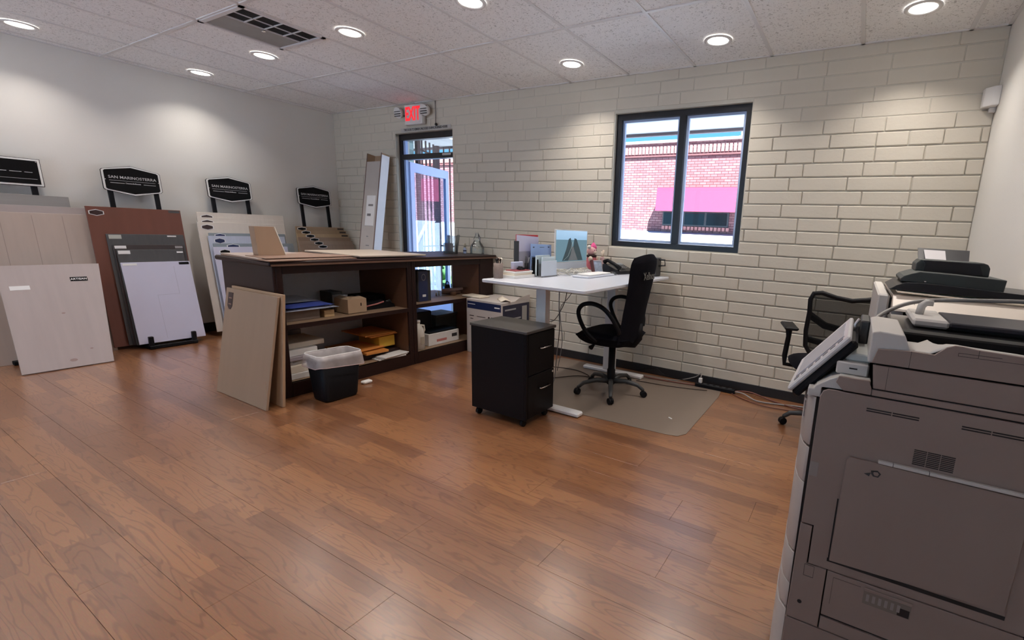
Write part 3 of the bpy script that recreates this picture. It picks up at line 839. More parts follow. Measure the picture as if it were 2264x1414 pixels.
hexlogo(o, M, 2.50, 2.62, L-.06, L-.004, M_navy)
o, M, L = lboard('sample_board', 'white board furthest forward beside the counter end', 'sample board', G3, -5.93, .02, -6.085, .965, 2.36, 3.10, M_bluelit)
hexlogo(o, M, 2.41, 2.51, L-.085, L-.025, M_sign)

tans = [((.34, .235, .145), 'highest tan board in the far corner rack'), ((.36, .25, .15), 'second tan board of the far corner rack'),
        ((.44, .31, .18), 'third tan board, lightest of the corner rack'), ((.30, .21, .15), 'fourth tan board of the corner rack'),
        ((.34, .25, .19), 'fifth tan board of the corner rack'), ((.30, .22, .17), 'lowest and foremost tan board of the corner rack')]
for k, (cc, lab) in enumerate(tans):
    xt = -6.20+.033*k; zt = 1.209-.043*k
    o, M, L = lboard('sample_board', lab, 'sample board', G4, xt+.12, .03, xt, zt, 3.27-.011*k, min(3.915, 3.89+.008*k), mat('tan board %d' % k, cc, .35, var=.1, stretch=(1, 6, .7)), .014)
    hexlogo(o, M, 3.29+.03*k, 3.40+.03*k, L-.052, L-.006, M_sign)
    if k < 3: sticker(o, M, 3.80+.005*k, 3.88+.008*k, L-.03, L-.010, M_dkb)

# tall open carton leaning on the brick wall by the door
t = thing('tall_carton', 'tall narrow white flooring carton leaning on the brick wall left of the door', 'carton', (-5.3, 3.3, 0))
u = Vector((0, .155, 1)).normalized(); s_ = Vector((1, 0, 0)); nn = s_.cross(u)
KM = Matrix((s_, u, nn)).transposed().to_4x4(); KM.translation = Vector((0, 3.475, .02))
KL = 2.13
M_cart = mat('printed carton', (.50, .46, .43), .6, var=.14, scale=3, stretch=(1, 1, 1))
M_cartw = mat('lit white carton side', (.78, .80, .84), .5, var=.05)  # white face, its colour brightened for light from the door
b = MB(); b.box(-5.465, -5.20, .27, KL-.10, .0, .006, KM); b.build('front_face', M_cart, t)
b = MB(); b.box(-5.465, -5.20, .0, .27, .0, .0062, KM); b.build('dark_base_band', mat('carton maroon', (.10, .035, .035), .6), t)
b = MB(); b.box(-5.465, -5.459, 0, KL, -.10, .006, KM); b.box(-5.20, -5.194, 0, KL, -.10, .004, KM); b.box(-5.46, -5.2, 0, KL, -.10, -.094, KM); b.build('shell', M_card, t)
b = MB(); b.box(-5.194, -5.189, 0, KL-.02, -.10, .006, KM); b.build('side_face', M_cartw, t)
b = MB(); b.box(-5.47, -5.459, 0, KL, .004, .009, KM); b.box(-5.203, -5.189, 0, KL, .004, .009, KM); b.build('edge_strip', mat('carton edge', (.20, .13, .11), .6), t)
b = MB(); b.box(-5.40, -5.235, 1.25, 1.62, .0062, .0072, KM); lb = b.build('shipping_label', M_sticker, t)
b = MB()
for (x0, x1, y0, y1) in ((-5.36, -5.27, 1.49, 1.515), (-5.37, -5.30, 1.37, 1.40), (-5.40, -5.24, 1.248, 1.252)): b.box(x0, x1, y0, y1, .0071, .0078, KM)
b.build('print', M_grey, lb)
b = MB()
for q in range(14): b.box(-5.35, -5.345+(q % 3)*.03, .40+q*.055, .402+q*.055+(q % 2)*.01, .0062, .0066, KM)
b.build('carton_print', M_grey, t)

# ================================================================== COUNTER
FX, BXk = -3.56, -4.27
def cabinet(name, label, y0, y1, ol, orr, shelf_z, back=None, rx=BXk):
    t = thing(name, label, 'cabinet', ((FX+BXk)/2, (y0+y1)/2, 0), 'open shelf cabinets under the counter top')
    bx('side_panel', M_dkbrown, BXk, FX, y0+.001, y0+.022, .0, .972, t)
    bx('side_panel', M_dkbrown, rx, FX, y1-.022, y1-.001, .0, .972, t)
    bx('inner_lining', M_brown, BXk+.01, FX-.022, y0+.022, y0+.028, .09, .93, t, c=0)
    bx('inner_lining', M_brown, rx+.01, FX-.022, orr, orr+.006, .09, .93, t, c=0)
    if orr+.03 < y1: bx('filler', M_dkbrown, rx+.012, FX-.03, orr+.006, y1-.022, .02, .96, t, c=0)
    bx('stile', M_dkbrown, FX-.022, FX, y0+.022, ol, .0, .972, t)
    bx('stile', M_dkbrown, FX-.022, FX, orr, y1-.022, .0, .972, t)
    bx('top_rail', M_dkbrown, FX-.025, FX, ol, orr, .915, .972, t)
    bx('toe_kick', M_dkbrown, FX-.10, FX-.08, y0+.022, y1-.022, .0, .085, t)
    bx('shelf', M_shelf, BXk+.01, FX-.004, ol-.015, orr+.001, shelf_z-.028, shelf_z, t)
    bx('shelf_edge', M_dkbrown, FX-.004, FX+.001, ol, orr, shelf_z-.034, shelf_z+.001, t, c=0)
    bx('shelf', M_shelf, BXk+.01, FX-.004, ol-.015, orr+.001, .085, .108, t)
    bx('shelf_edge', M_dkbrown, FX-.03, FX, ol, orr, .0, .108, t, c=0)
    bx('back_rail', M_dkbrown, BXk, BXk+.018, y0+.022, y1-.022, .935, .972, t)
    bx('back_rail', M_dkbrown, BXk, BXk+.018, y0+.022, y1-.022, .40 if back is None else .02, .47 if back is None else .09, t)
    if back:
        bx('back_panel', back, BXk+.002, BXk+.012, y0+.022, y1-.022, .09, .935, t)
    return t
M_backp = mat('brightened gloss panel', (.88, .89, .94), .3, var=.04)  # whitened so the colour carries light coming in from behind
cabinet('open_cabinet', 'open dark shelf cabinet nearest the leaning plywood boards', 1.70, 2.845, 1.765, 2.80, .545, M_backp)
cabinet('open_cabinet', 'open backless shelf cabinet next to the brick wall', 2.847, 3.925, 2.89, 3.72, .568, None, -3.985)
o = bx('counter_top', M_dkbrown, BXk-.03, FX+.035, 1.67, 3.945, .973, 1.008, None, .008)
tag(o, 'long dark counter top spanning both shelf cabinets', 'counter top')
M_edge = mat('counter edge brown', (.16, .085, .055), .4)
bx('edge_band', M_edge, FX+.035, FX+.038, 1.68, 3.935, .975, .988, o, c=0)

# sheets on the counter
M_ven = mat('brown veneer sheet', (.30, .19, .14), .45, var=.15, stretch=(1, 8, 1), scale=3)
M_ven2 = mat('greyish veneer sheet', (.42, .34, .30), .5, var=.15, stretch=(1, 8, 1), scale=3)
def sheet(name, label, pts, z, th, material, curl=0, group=None):
    b = MB(); n = len(pts)
    vs = [(x, y, z+th+(curl if i in (0,) else 0)) for i, (x, y) in enumerate(pts)]+[(x, y, z+(curl if i in (0,) else 0)) for i, (x, y) in enumerate(pts)]
    b.add(vs, [tuple(range(n)), tuple(range(2*n-1, n-1, -1))]+[(i, n+i, n+(i+1) % n, (i+1) % n) for i in range(n)])
    return tag(b.build(name, material), label, 'sheet', group)
GV = 'wood sheets lying on the counter'
sheet('veneer_sheet', 'brown wood sheet under the tan trapezoid board on the counter', [(-3.50, 1.66), (-4.27, 1.70), (-4.36, 2.34), (-3.58, 2.34)], 1.009, .006, M_ven, 0, GV)
sheet('veneer_sheet', 'greyish wood sheet overhanging the left end of the counter', [(-3.66, 1.665), (-4.33, 1.72), (-4.30, 2.2), (-3.85, 2.30)], 1.0155, .005, M_ven2, .0, GV)
sheet('veneer_sheet', 'thin brown sheet with a lifted corner on the left counter end', [(-3.62, 1.70), (-3.95, 1.72), (-4.10, 2.24), (-3.66, 2.42)], 1.0208, .004, M_ven, .0, GV)
o = bx('flooring_panel', mat('light oak panel', (.50, .42, .34), .4, var=.08, stretch=(5, 1, 1)), -4.36, -3.565, 2.36, 3.02, 1.0165, 1.032, None, .003)
o.rotation_euler.z = 0; tag(o, 'large light oak panel lying flat on the counter middle', 'panel', GV)
# tan trapezoid board standing on the counter
P = [(-3.90, 1.785, 1.026), (-3.90, 1.967, 1.026), (-3.915, 1.911, 1.236), (-3.915, 1.779, 1.236)]
b = MB(); nn = Vector((-.05, -.01, 0)); q = [Vector(p) for p in P]
b.add(q+[p+nn for p in q], [(0, 1, 2, 3), (7, 6, 5, 4), (0, 4, 5, 1), (1, 5, 6, 2), (2, 6, 7, 3), (3, 7, 4, 0)])
tb = b.build('tapered_stand', M_tan); tag(tb, 'tan tapered board standing upright on the left end of the counter', 'board stand')
b = MB(); e0, e1 = q[1], q[2]; w_ = Vector((.004, .004, 0))
b.add([e0+w_, e0+w_+Vector((-.035, .02, 0)), e1+w_+Vector((-.035, .02, 0)), e1+w_, e0, e0+Vector((-.035, .02, 0)), e1+Vector((-.035, .02, 0)), e1], [(0, 1, 2, 3), (7, 6, 5, 4), (0, 4, 5, 1), (1, 5, 6, 2), (2, 6, 7, 3), (3, 7, 4, 0)])
b.build('edge_strip', M_cream, tb)

# clear things on the counter near the wall
t = thing('acrylic_holder', 'clear acrylic brochure holder on the counter beside the door opening', 'brochure holder', (-3.90, 3.62, 1.008))
b = MB(); b.box(-3.98, -3.83, 3.66, 3.664, 1.009, 1.20); b.box(-3.98, -3.83, 3.60, 3.604, 1.009, 1.12); b.box(-3.98, -3.83, 3.60, 3.664, 1.009, 1.014); b.build('tray', M_acryl, t)
for xx in (-3.98, -3.833):
    b = MB(); b.prism([(3.60, 1.009), (3.664, 1.009), (3.70, 1.21), (3.66, 1.21)], 'x', xx, xx+.003); b.build('side', M_acryl, t)
t = thing('small_bottle', 'small bottle with a blue band on the counter', 'bottle', (-3.86, 3.72, 1.008))
b = MB(); b.lathe([(.017, .0), (.018, .004), (.018, .05), (.008, .062), (.008, .07)], (-3.86, 3.80, 1.0085), 14); b.build('body', mat('pale blue plastic', (.42, .52, .78), .3), t)
b = MB(); b.lathe([(.0185, .024), (.0185, .038)], (-3.86, 3.80, 1.0085), 14); b.build('band', M_navy, t)
b = MB(); b.lathe([(.012, .070), (.012, .11), (.009, .113)], (-3.86, 3.80, 1.0085), 14); b.build('pump', mat('beige clear cap', (.52, .47, .38), .3), t)
t = thing('glass_jar', 'clear bag-topped glass jar on the counter against the brick wall', 'jar', (-3.72, 3.84, 1.008))
b = MB(); b.lathe([(.07, 0), (.076, .01), (.076, .07), (.060, .105), (.040, .13), (.035, .15)], (-3.72, 3.845, 1.0085), 18, cap=False); b.build('body', M_acryl, t)
b = MB(); rg = random.Random(5)
b.grid(lambda u_, v_: (-3.72+.035*cos(2*pi*u_)*(1-.4*v_)+.012*sin(9*u_+4*v_), 3.845+.03*sin(2*pi*u_)*(1-.4*v_), 1.158+.085*v_+.012*sin(14*u_)), 18, 6)
b.build('bag_neck', M_acryl, t)

# ---- things inside the first cabinet, upper shelf (z .545)
Z1 = .5455
o = bx('box', mat('old box brown', (.17, .125, .10), .7, var=.2), -4.02, -3.66, 1.80, 2.06, Z1, Z1+.082, None, .003); tag(o, 'low brown grey box under the mailing bags on the upper shelf', 'box')
def pile(name, labels, cat, group, x0, x1, y0, y1, z0, hs, mats_, jit=.02, seed=1):
    rg = random.Random(seed); z = z0; out = []
    for h, lb_, mm in zip(hs, labels, mats_):
        dx, dy = rg.uniform(-jit, jit), rg.uniform(-jit, jit)
        o = bx(name, mm, x0+dx, x1+dx, y0+dy, y1+dy, z, z+h, None, .002); tag(o, lb_, cat, group); out.append(o); z += h+.0004
    return out, z
M_mail = mat('grey poly mailer', (.42, .45, .55), .3, var=.1); M_mailb = mat('blue poly mailer', (.06, .09, .36), .3, var=.2)
def mailer(label, x0, x1, y0, y1, z, h, mm, group):
    b = MB()
    def f(u_, v_):
        e = (sin(pi*u_)*sin(pi*v_))**.45
        return (x0+(x1-x0)*u_, y0+(y1-y0)*v_+.012*sin(6*u_), z+h*e+.004*sin(11*u_+7*v_)*e)
    b.grid(f, 12, 12)
    def f2(u_, v_): return (x0+(x1-x0)*u_, y0+(y1-y0)*v_+.012*sin(6*u_), z)
    b.grid(f2, 12, 12)
    return tag(b.build('mailing_bag', mm), label, 'mailing bag', group)
mailer('grey mailing bag lowest on the upper shelf stack', -4.05, -3.62, 1.80, 2.20, Z1+.0825, .018, M_mail, 'mailing bags on the upper shelf')
mailer('blue mailing bag in the middle of the upper shelf stack', -4.04, -3.63, 1.815, 2.17, Z1+.1045, .024, M_mailb, 'mailing bags on the upper shelf')
mailer('pale mailing bag topmost of the upper shelf stack', -4.08, -3.72, 1.82, 2.10, Z1+.1335, .018, M_mail, 'mailing bags on the upper shelf')
o = bx('small_carton', mat('yellow tan carton', (.55, .38, .20), .7), -3.74, -3.66, 2.095, 2.175, Z1, Z1+.055, None, .002); tag(o, 'tiny yellow tan carton in front of the mailing bags', 'carton')
o = bx('box', mat('dark green grey box', (.11, .12, .115), .6), -4.12, -3.95, 2.33, 2.43, Z1, Z1+.15, None, .003); tag(o, 'dark green grey box behind the cardboard box', 'box')
o = bx('box', M_paper, -3.94, -3.86, 2.33, 2.42, Z1, Z1+.13, None, .003); tag(o, 'white box squeezed behind the cardboard box', 'box')
t = thing('cardboard_box', 'open tan cardboard box on the upper shelf of the first cabinet', 'box', (-3.73, 2.37, Z1))
b = MB()
for (x0, x1, y0, y1) in ((-3.84, -3.65, 2.285, 2.289), (-3.84, -3.65, 2.446, 2.45), (-3.84, -3.836, 2.289, 2.446), (-3.654, -3.65, 2.289, 2.446)): b.box(x0, x1, y0, y1, Z1, Z1+.12)
b.box(-3.84, -3.65, 2.285, 2.45, Z1, Z1+.004); b.build('body', M_card, t)
b = MB(); b.add([(-3.84, 2.285, Z1+.12), (-3.65, 2.285, Z1+.12), (-3.66, 2.33, Z1+.135), (-3.83, 2.33, Z1+.135)], [(0, 1, 2, 3)]); b.build('flap', M_card, t, solid=.003)
b = MB(); b.add([(-3.65, 2.29, Z1+.12), (-3.65, 2.446, Z1+.12), (-3.70, 2.43, Z1+.134), (-3.70, 2.31, Z1+.134)], [(0, 1, 2, 3)]); b.build('flap', M_card, t, solid=.003)
bx('print_mark', M_dkbrown, -3.650, -3.6493, 2.395, 2.405, Z1+.06, Z1+.085, t, c=0)
b = MB(); rg = random.Random(2)
for k in range(14):
    c = Vector((-3.86+rg.uniform(-.03, .03), 2.50+rg.uniform(-.03, .03), Z1+.06+rg.uniform(-.03, .06)))
    b.ball(c, .022, 8, rg.uniform(.6, 1), rg.uniform(.6, 1), .7)
b.ball((-3.86, 2.50, Z1+.03), .038, 10, 1, 1, .8)
tag(b.build('crumpled_bag', mat('crumpled grey plastic', (.20, .20, .21), .25, var=.6, scale=60)), 'crumpled clear plastic right behind the cardboard box', 'plastic bag')
t = thing('tape_dispenser', 'long black tape dispenser with a pink strip on the upper shelf', 'tape dispenser', (-3.80, 2.62, Z1))
b = MB(); b.prism([(2.47, Z1), (2.78, Z1), (2.77, Z1+.03), (2.66, Z1+.075), (2.50, Z1+.06), (2.465, Z1+.02)], 'x', -3.82, -3.72); b.build('body', M_black, t)
b = MB(); b.tube([(-3.715, 2.49, Z1+.035), (-3.715, 2.60, Z1+.047), (-3.715, 2.66, Z1+.06)], .007, 6); b.build('pink_strip', mat('pink plastic', (.55, .20, .19), .5), t)
b = MB(); b.tube([(-3.77, 2.70, Z1+.04), (-3.77, 2.76, Z1+.055), (-3.77, 2.79, Z1+.01)], [.014, .012, .008], 8); b.build('handle', M_dkgrey, t)
o = bx('black_case', M_black, -4.10, -3.86, 2.56, 2.79, Z1, Z1+.10, None, .01); tag(o, 'black case at the back of the upper shelf behind the tape dispenser', 'case')

# ---- lower shelf (z .108)
Z0 = .1085
M_mag = [M_paper, M_cream, mat('magazine grey', (.45, .43, .42), .4), mat('magazine lilac', (.42, .38, .42), .4)]
labs = ['lowest brochure stack on the lower shelf behind the waste bin', 'second brochure stack up behind the waste bin', 'third brochure stack up behind the waste bin', 'fourth brochure stack behind the waste bin',
        'fifth brochure stack behind the waste bin', 'topmost brochure stack behind the waste bin']
for q, (x0, y0, y1, h) in enumerate(((-3.62, 1.785, 2.03, .045), (-3.63, 1.79, 2.01, .055), (-3.66, 1.80, 2.06, .035), (-3.64, 1.79, 2.04, .03), (-3.66, 1.785, 2.02, .05), (-3.70, 1.80, 2.10, .04))):
    z = Z0+[0, .046, .102, .138, .169, .22][q]
    o = bx('brochure_stack', M_mag[q % 4], x0-.30, x0, y0, y1, z, z+h, None, .003); tag(o, labs[q], 'brochure stack', 'brochure stacks on the lower shelf')
o = bx('clear_bin', mat('smoky plastic', (.20, .19, .20), .2), -4.2, -4.02, 1.80, 2.10, Z0, Z0+.30, None, .01); tag(o, 'smoky plastic tray at the back left of the lower shelf', 'tray')
def env(label, x0, x1, y0, y1, z, h, mm, ang=0):
    b = MB(); c = Matrix.Translation(((x0+x1)/2, (y0+y1)/2, z)) @ Matrix.Rotation(ang, 4, 'Z')
    b.cbox(-(x1-x0)/2, (x1-x0)/2, -(y1-y0)/2, (y1-y0)/2, 0, h, .002, c)
    return tag(b.build('padded_envelope', mm), label, 'envelope', 'padded envelopes on the lower shelf')
env('large orange envelope lying lowest on the lower shelf', -4.05, -3.68, 2.30, 2.62, Z0+.085, .012, M_orange, .05)
env('orange envelope jutting out below the larger one', -3.86, -3.63, 2.42, 2.63, Z0+.055, .02, M_orange, -.06)
o = bx('envelope_box', M_yellow, -4.02, -3.72, 2.60, 2.76, Z0+.075, Z0+.175, None, .004); tag(o, 'yellow box of envelopes on the lower shelf', 'envelope box')
o = bx('box', M_dkbrown, -4.06, -3.68, 2.42, 2.78, Z0+.0, Z0+.054, None, .003); tag(o, 'dark flat box under the envelopes', 'box')
env('amber envelope on top of the yellow box', -4.06, -3.70, 2.50, 2.775, Z0+.187, .008, M_orange, .02)
env('upper amber envelope with a folded edge', -4.08, -3.71, 2.47, 2.77, Z0+.197, .010, M_orange, -.03)
labs = ['lowest catalogue lying flat at the right of the lower shelf', 'middle catalogue at the right of the lower shelf', 'topmost catalogue at the right of the lower shelf']
for q in range(3):
    b = MB(); c = Matrix.Translation((-3.655+.005*q, 2.64+.012*q, Z0+.0003+.0095*q)) @ Matrix.Rotation(.08*q-.05, 4, 'Z')
    b.cbox(-.022-.0, .11, -.14, .14, 0, .009, .002, c) if False else b.cbox(-.03, .09, -.15, .12, 0, .009, .002, c)
    tag(b.build('catalogue', M_mag[(q*2) % 4]), labs[q], 'catalogue', 'catalogues on the lower shelf')

# ---- second cabinet
Z2 = .5685
t = thing('dark_binder_box', 'tall dark blue box with a round print on the shelf near the wall', 'box', (-3.73, 3.05, Z2))
bx('body', M_dkgrey, -3.80, -3.67, 3.0, 3.155, Z2, Z2+.30, t, .004)
fp = bx('front_print', M_navy, -3.671, -3.668, 3.01, 3.115, Z2+.004, Z2+.296, t, c=0)
b = MB()
for k in range(16):
    a = 2*pi*k/16; b.box(-3.6685, -3.6675, 3.068+.022*cos(a)-.003, 3.068+.022*cos(a)+.003, Z2+.235+.03*sin(a)-.003, Z2+.235+.03*sin(a)+.003)
b.build('round_emblem', mat('emblem silver', (.45, .47, .52), .4), fp)
bx('label', M_sticker, -3.669, -3.667, 3.05, 3.09, Z2+.045, Z2+.068, fp, c=0)
b = MB(); b.lathe([(.028, 0), (.032, .004), (.036, .035), (.033, .04)], (-3.80, 3.56, Z2), 16)
tag(b.build('small_dish', M_brown), 'small brown dish at the shelf edge near the box', 'dish')
t = thing('stapler', 'beige stapler-like tool lying on the upper shelf near the wall', 'tool', (-3.86, 3.62, Z2))
b = MB(); b.tube([(-3.90, 3.50, Z2+.045), (-3.86, 3.58, Z2+.05), (-3.80, 3.70, Z2+.062)], [.018, .022, .014], 10); b.build('body', mat('beige plastic', (.45, .33, .30), .4), t)
b = MB(); b.tube([(-3.90, 3.50, Z2+.02), (-3.83, 3.69, Z2+.02)], .018, 8); b.build('base', mat('beige plastic dark', (.28, .19, .16), .4), t)
t = thing('lantern', 'small black lantern standing near the right side of the shelf', 'lantern', (-4.0, 3.66, Z2))
b = MB(); b.lathe([(.026, 0), (.030, .01), (.030, .07), (.022, .09)], (-4.0, 3.665, Z2+.001), 14); b.build('body', M_black, t)
b = MB(); b.tube([(-4.0, 3.64, Z2+.085), (-4.0, 3.645, Z2+.115), (-4.0, 3.665, Z2+.125), (-4.0, 3.685, Z2+.115), (-4.0, 3.69, Z2+.085)], .005, 6); b.build('handle', M_black, t)
for q, (px, py, r, h, lab) in enumerate(((-3.90, 3.42, .009, .03, 'tiny round white cap on the upper shelf by the tool'), (-3.90, 3.455, .009, .045, 'tiny tall white cap on the upper shelf by the tool'))):
    b = MB(); b.lathe([(r, 0), (r, h), (r*.7, h+.002)], (px, py, Z2), 10); tag(b.build('cap', M_whitepl), lab, 'cap')
# lower
t = thing('jug', 'white plastic jug on the lower shelf of the backless cabinet', 'jug', (-3.63, 2.97, Z0))
b = MB(); b.lathe([(.055, 0), (.062, .008), (.062, .15), (.058, .19), (.040, .225), (.022, .245), (.020, .262)], (-3.66, 2.975, Z0), 18, 1.0, .95); b.build('body', mat('jug white', (.66, .62, .55), .45), t)
b = MB(); b.lathe([(.024, .262), (.024, .285), (.02, .288)], (-3.66, 2.975, Z0), 14); b.build('cap', M_whitepl, t)
b = MB(); b.tube([(-3.66, 3.0, Z0+.235), (-3.66, 3.045, Z0+.225), (-3.66, 3.052, Z0+.18), (-3.66, 3.035, Z0+.15)], .009, 8); b.build('handle', mat('jug white', (0, 0, 0)), t)
bx('label', mat('jug label', (.42, .38, .30), .6), -3.6035, -3.597, 2.955, 2.995, Z0+.06, Z0+.13, t, c=0)
t = thing('supply_box', 'white and grey supply box with red print on the lower shelf', 'box', (-3.75, 3.30, Z0))
bx('body', M_paper, -3.86, -3.66, 3.10, 3.50, Z0, Z0+.12, t, .003)
bx('print', mat('box red print', (.55, .20, .18), .6), -3.6598, -3.6592, 3.20, 3.33, Z0+.03, Z0+.055, t, c=0)
bx('print', M_dkgrey, -3.6598, -3.6590, 3.40, 3.47, Z0+.05, Z0+.085, t, c=0)
o = bx('black_tray', M_black, -3.87, -3.67, 3.12, 3.49, Z0+.1205, Z0+.135, None, .004); tag(o, 'black tray lying on the supply box', 'tray')
o = bx('device', M_dkgrey, -4.16, -3.93, 3.10, 3.38, Z0, Z0+.30, None, .01); tag(o, 'dark device at the back of the lower shelf by the jug', 'device')
o = bx('storage_box', mat('green grey storage', (.10, .115, .11), .5), -4.14, -3.90, 3.41, 3.70, Z0, Z0+.22, None, .008); tag(o, 'green grey storage box behind the supply box', 'box')
bx('lid', mat('green grey lid', (.14, .155, .15), .5), -4.15, -3.89, 3.405, 3.705, Z0+.22, Z0+.245, o, .004)

# ---- two plywood boards leaning on the counter end
def nboard(label, x0, x1, yb, yt, zt, th, mm, group):
    u = Vector((0, yt-yb, zt)).normalized(); s_ = Vector((1, 0, 0)); nn = s_.cross(u)
    M = Matrix((s_, u, nn)).transposed().to_4x4(); M.translation = Vector((0, yb, .002)); L = Vector((0, yt-yb, zt)).length
    b = MB(); b.cbox(x0, x1, 0, L, -th, 0, .0015, M); o = b.build('plywood_board', mm, origin=((x0+x1)/2, yb, 0)); tag(o, label, 'plywood board', group); return o, M, L
M_ply = mat('maple plywood', (.35, .24, .165), .42, var=.06, stretch=(5, 1, .6), scale=3)
M_ply2 = mat('birch plywood', (.45, .30, .19), .5, var=.06, stretch=(5, 1, .6), scale=3)
o, M, L = nboard('front plywood board leaning on the counter end, with a dark corner label', -4.125, -3.425, 1.515, 1.655, .775, .016, M_ply, 'plywood boards leaning on the counter')
shp = [(-4.085, L-.13), (-4.06, L-.155), (-4.035, L-.155), (-4.015, L-.13), (-4.015, L-.03), (-4.085, L-.03)]
s_ = sticker(o, M, 0, 0, 0, 0, mat('label maroon', (.035, .015, .015), .4), z=.001, shp=shp)
b = MB()
for q in range(2): b.box(-4.07, -4.03, L-.075-q*.045, L-.068-q*.045, .0017, .0022, M)
b.build('print', mat('label print', (.35, .2, .16), .5), s_)
bx('corner_edge', M_ply2, -3.4262, -3.4247, 1.53, 1.531, .1, .2, o, c=0)
nboard('rear plywood board standing upright between front board and counter end', -4.10, -3.405, 1.612, 1.678, .79, .018, M_ply2, 'plywood boards leaning on the counter')

# ---- waste bin
t = thing('waste_bin', 'black rectangular waste bin with a white liner in front of the shelves', 'waste bin', (-3.30, 1.94, 0))
def rrect(cx_, cy_, hx, hy, r, n=5):
    out = []
    for (sx_, sy_, a0_) in ((1, 1, 0), (-1, 1, pi/2), (-1, -1, pi), (1, -1, 1.5*pi)):
        for k in range(n+1):
            a = a0_+pi/2*k/n; out.append((cx_+sx_*(hx-r)+r*cos(a), cy_+sy_*(hy-r)+r*sin(a)))
    return out
def loft(b, rings, capb=True, capt=False, smooth=True):
    n = len(rings[0]); vs = [v for R in rings for v in R]; fs = []
    for i in range(len(rings)-1):
        for k in range(n): fs.append((i*n+k, i*n+(k+1) % n, (i+1)*n+(k+1) % n, (i+1)*n+k))
    b.add(vs, fs, smooth); o_ = len(b.v)-len(vs)
    if capb: b.f.append(tuple(o_+k for k in range(n-1, -1, -1))); b.smooth.append(False)
    if capt: b.f.append(tuple(o_+(len(rings)-1)*n+k for k in range(n))); b.smooth.append(False)
    return b
bcx, bcy = -3.325, 1.945
def ring(hx, hy, z, r=.035, wob=0): return [(x, y, z+wob*sin(5*math.atan2(y-bcy, x-bcx))) for x, y in rrect(bcx, bcy, hx, hy, r)]
b = MB(); loft(b, [ring(.085, .120, .003), ring(.090, .127, .02), ring(.105, .155, .335), ring(.103, .153, .335), ring(.087, .124, .02)])
b.build('body', M_black, t)
M_liner = bpy.data.materials.new('bin liner'); M_liner.use_nodes = True
n = M_liner.node_tree; n.nodes.clear(); out = n.nodes.new('ShaderNodeOutputMaterial'); tr = n.nodes.new('ShaderNodeBsdfTransparent'); df = n.nodes.new('ShaderNodeBsdfPrincipled'); mx = n.nodes.new('ShaderNodeMixShader')
nz = n.nodes.new('ShaderNodeTexNoise'); nz.inputs['Scale'].default_value = 14; tcn = n.nodes.new('ShaderNodeTexCoord'); mr = n.nodes.new('ShaderNodeMapRange'); mr.inputs['To Min'].default_value = .3; mr.inputs['To Max'].default_value = .62
df.inputs['Base Color'].default_value = (.66, .60, .60, 1); df.inputs['Roughness'].default_value = .3
n.links.new(tcn.outputs['Object'], nz.inputs['Vector']); n.links.new(nz.outputs['Fac'], mr.inputs['Value']); n.links.new(mr.outputs[0], mx.inputs[0])
n.links.new(tr.outputs[0], mx.inputs[1]); n.links.new(df.outputs[0], mx.inputs[2]); n.links.new(mx.outputs[0], out.inputs[0])
b = MB(); loft(b, [ring(.075, .108, .10, .03, .003), ring(.085, .128, .22, .03, .003), ring(.100, .150, .345, .035, .003), ring(.112, .163, .352, .04, .004), ring(.120, .172, .315, .045, .007), ring(.125, .180, .262, .05, .016)], False)
b.build('liner', M_liner, t)
b = MB(); b.tube([v for v in ring(.109, .160, .352, .04, .004)], .0032, 6, True); b.build('liner_rim', M_whitepl, t)
b = MB(); b.tube([v for v in ring(.125, .180, .262, .05, .016)], .0022, 6, True); b.build('liner_hem', mat('liner hem pink', (.60, .42, .42), .5), t)
b = MB(); b.lathe([(.022, 0), (.022, .10)], (-3.50, 2.16, .108), 14); tag(b.build('cup', mat('blue grey foil', (.35, .38, .42), .3)), 'small grey cup beside the bin on the lower shelf edge', 'cup')
b = MB(); b.cbox(-3.45, -3.40, 2.22, 2.30, .0, .025, .008); tag(b.build('paper_scrap', M_paper), 'white paper scrap on the floor right of the waste bin', 'paper')

# ---- big printer box behind the filing cabinet
t = thing('printer_box', 'large white printer box with a navy band beside the counter', 'box', (-3.3, 3.7, 0))
bx('carton', M_cream if False else mat('white carton', (.55, .50, .47), .6, var=.04), -3.535, -3.05, 3.49, 3.93, 0, .572, t, .004)
bx('navy_band', M_navy, -3.52, -3.065, 3.4885, 3.4902, .475, .55, t, c=0)
bx('photo_print', mat('box side print', (.02, .02, .05), .35, var=.5, scale=18), -3.0502, -3.0485, 3.50, 3.92, .16, .54, t, c=0)
bx('silver_print', mat('box silver print', (.38, .37, .36), .5), -3.0486, -3.047, 3.80, 3.88, .16, .51, t, c=0)
bx('white_print', mat('box photo white', (.40, .40, .42), .5), -3.0486, -3.0472, 3.53, 3.70, .485, .50, t, c=0)
bx('white_print', mat('box photo white', (.4, .4, .4), .5), -3.0486, -3.0472, 3.52, 3.78, .385, .40, t, c=0)
b = MB()
for (x0, x1, z0, z1) in ((-3.51, -3.41, .518, .524), (-3.15, -3.08, .508, .520)): b.box(x0, x1, 3.4878, 3.4887, z0, z1)
b.build('band_print', M_sticker, t)
b = MB()
for (x0, x1, z0, z1) in ((-3.49, -3.43, .395, .403), (-3.48, -3.44, .365, .372), (-3.39, -3.27, .395, .400), (-3.33, -3.29, .33, .335), (-3.235, -3.215, .39, .41), (-3.195, -3.18, .39, .41)): b.box(x0, x1, 3.4886, 3.4893, z0, z1)
b.prism([(-3.165, .39), (-3.145, .39), (-3.155, .41)], 'y', 3.4886, 3.4893); b.build('symbol_print', M_dkbrown, t)
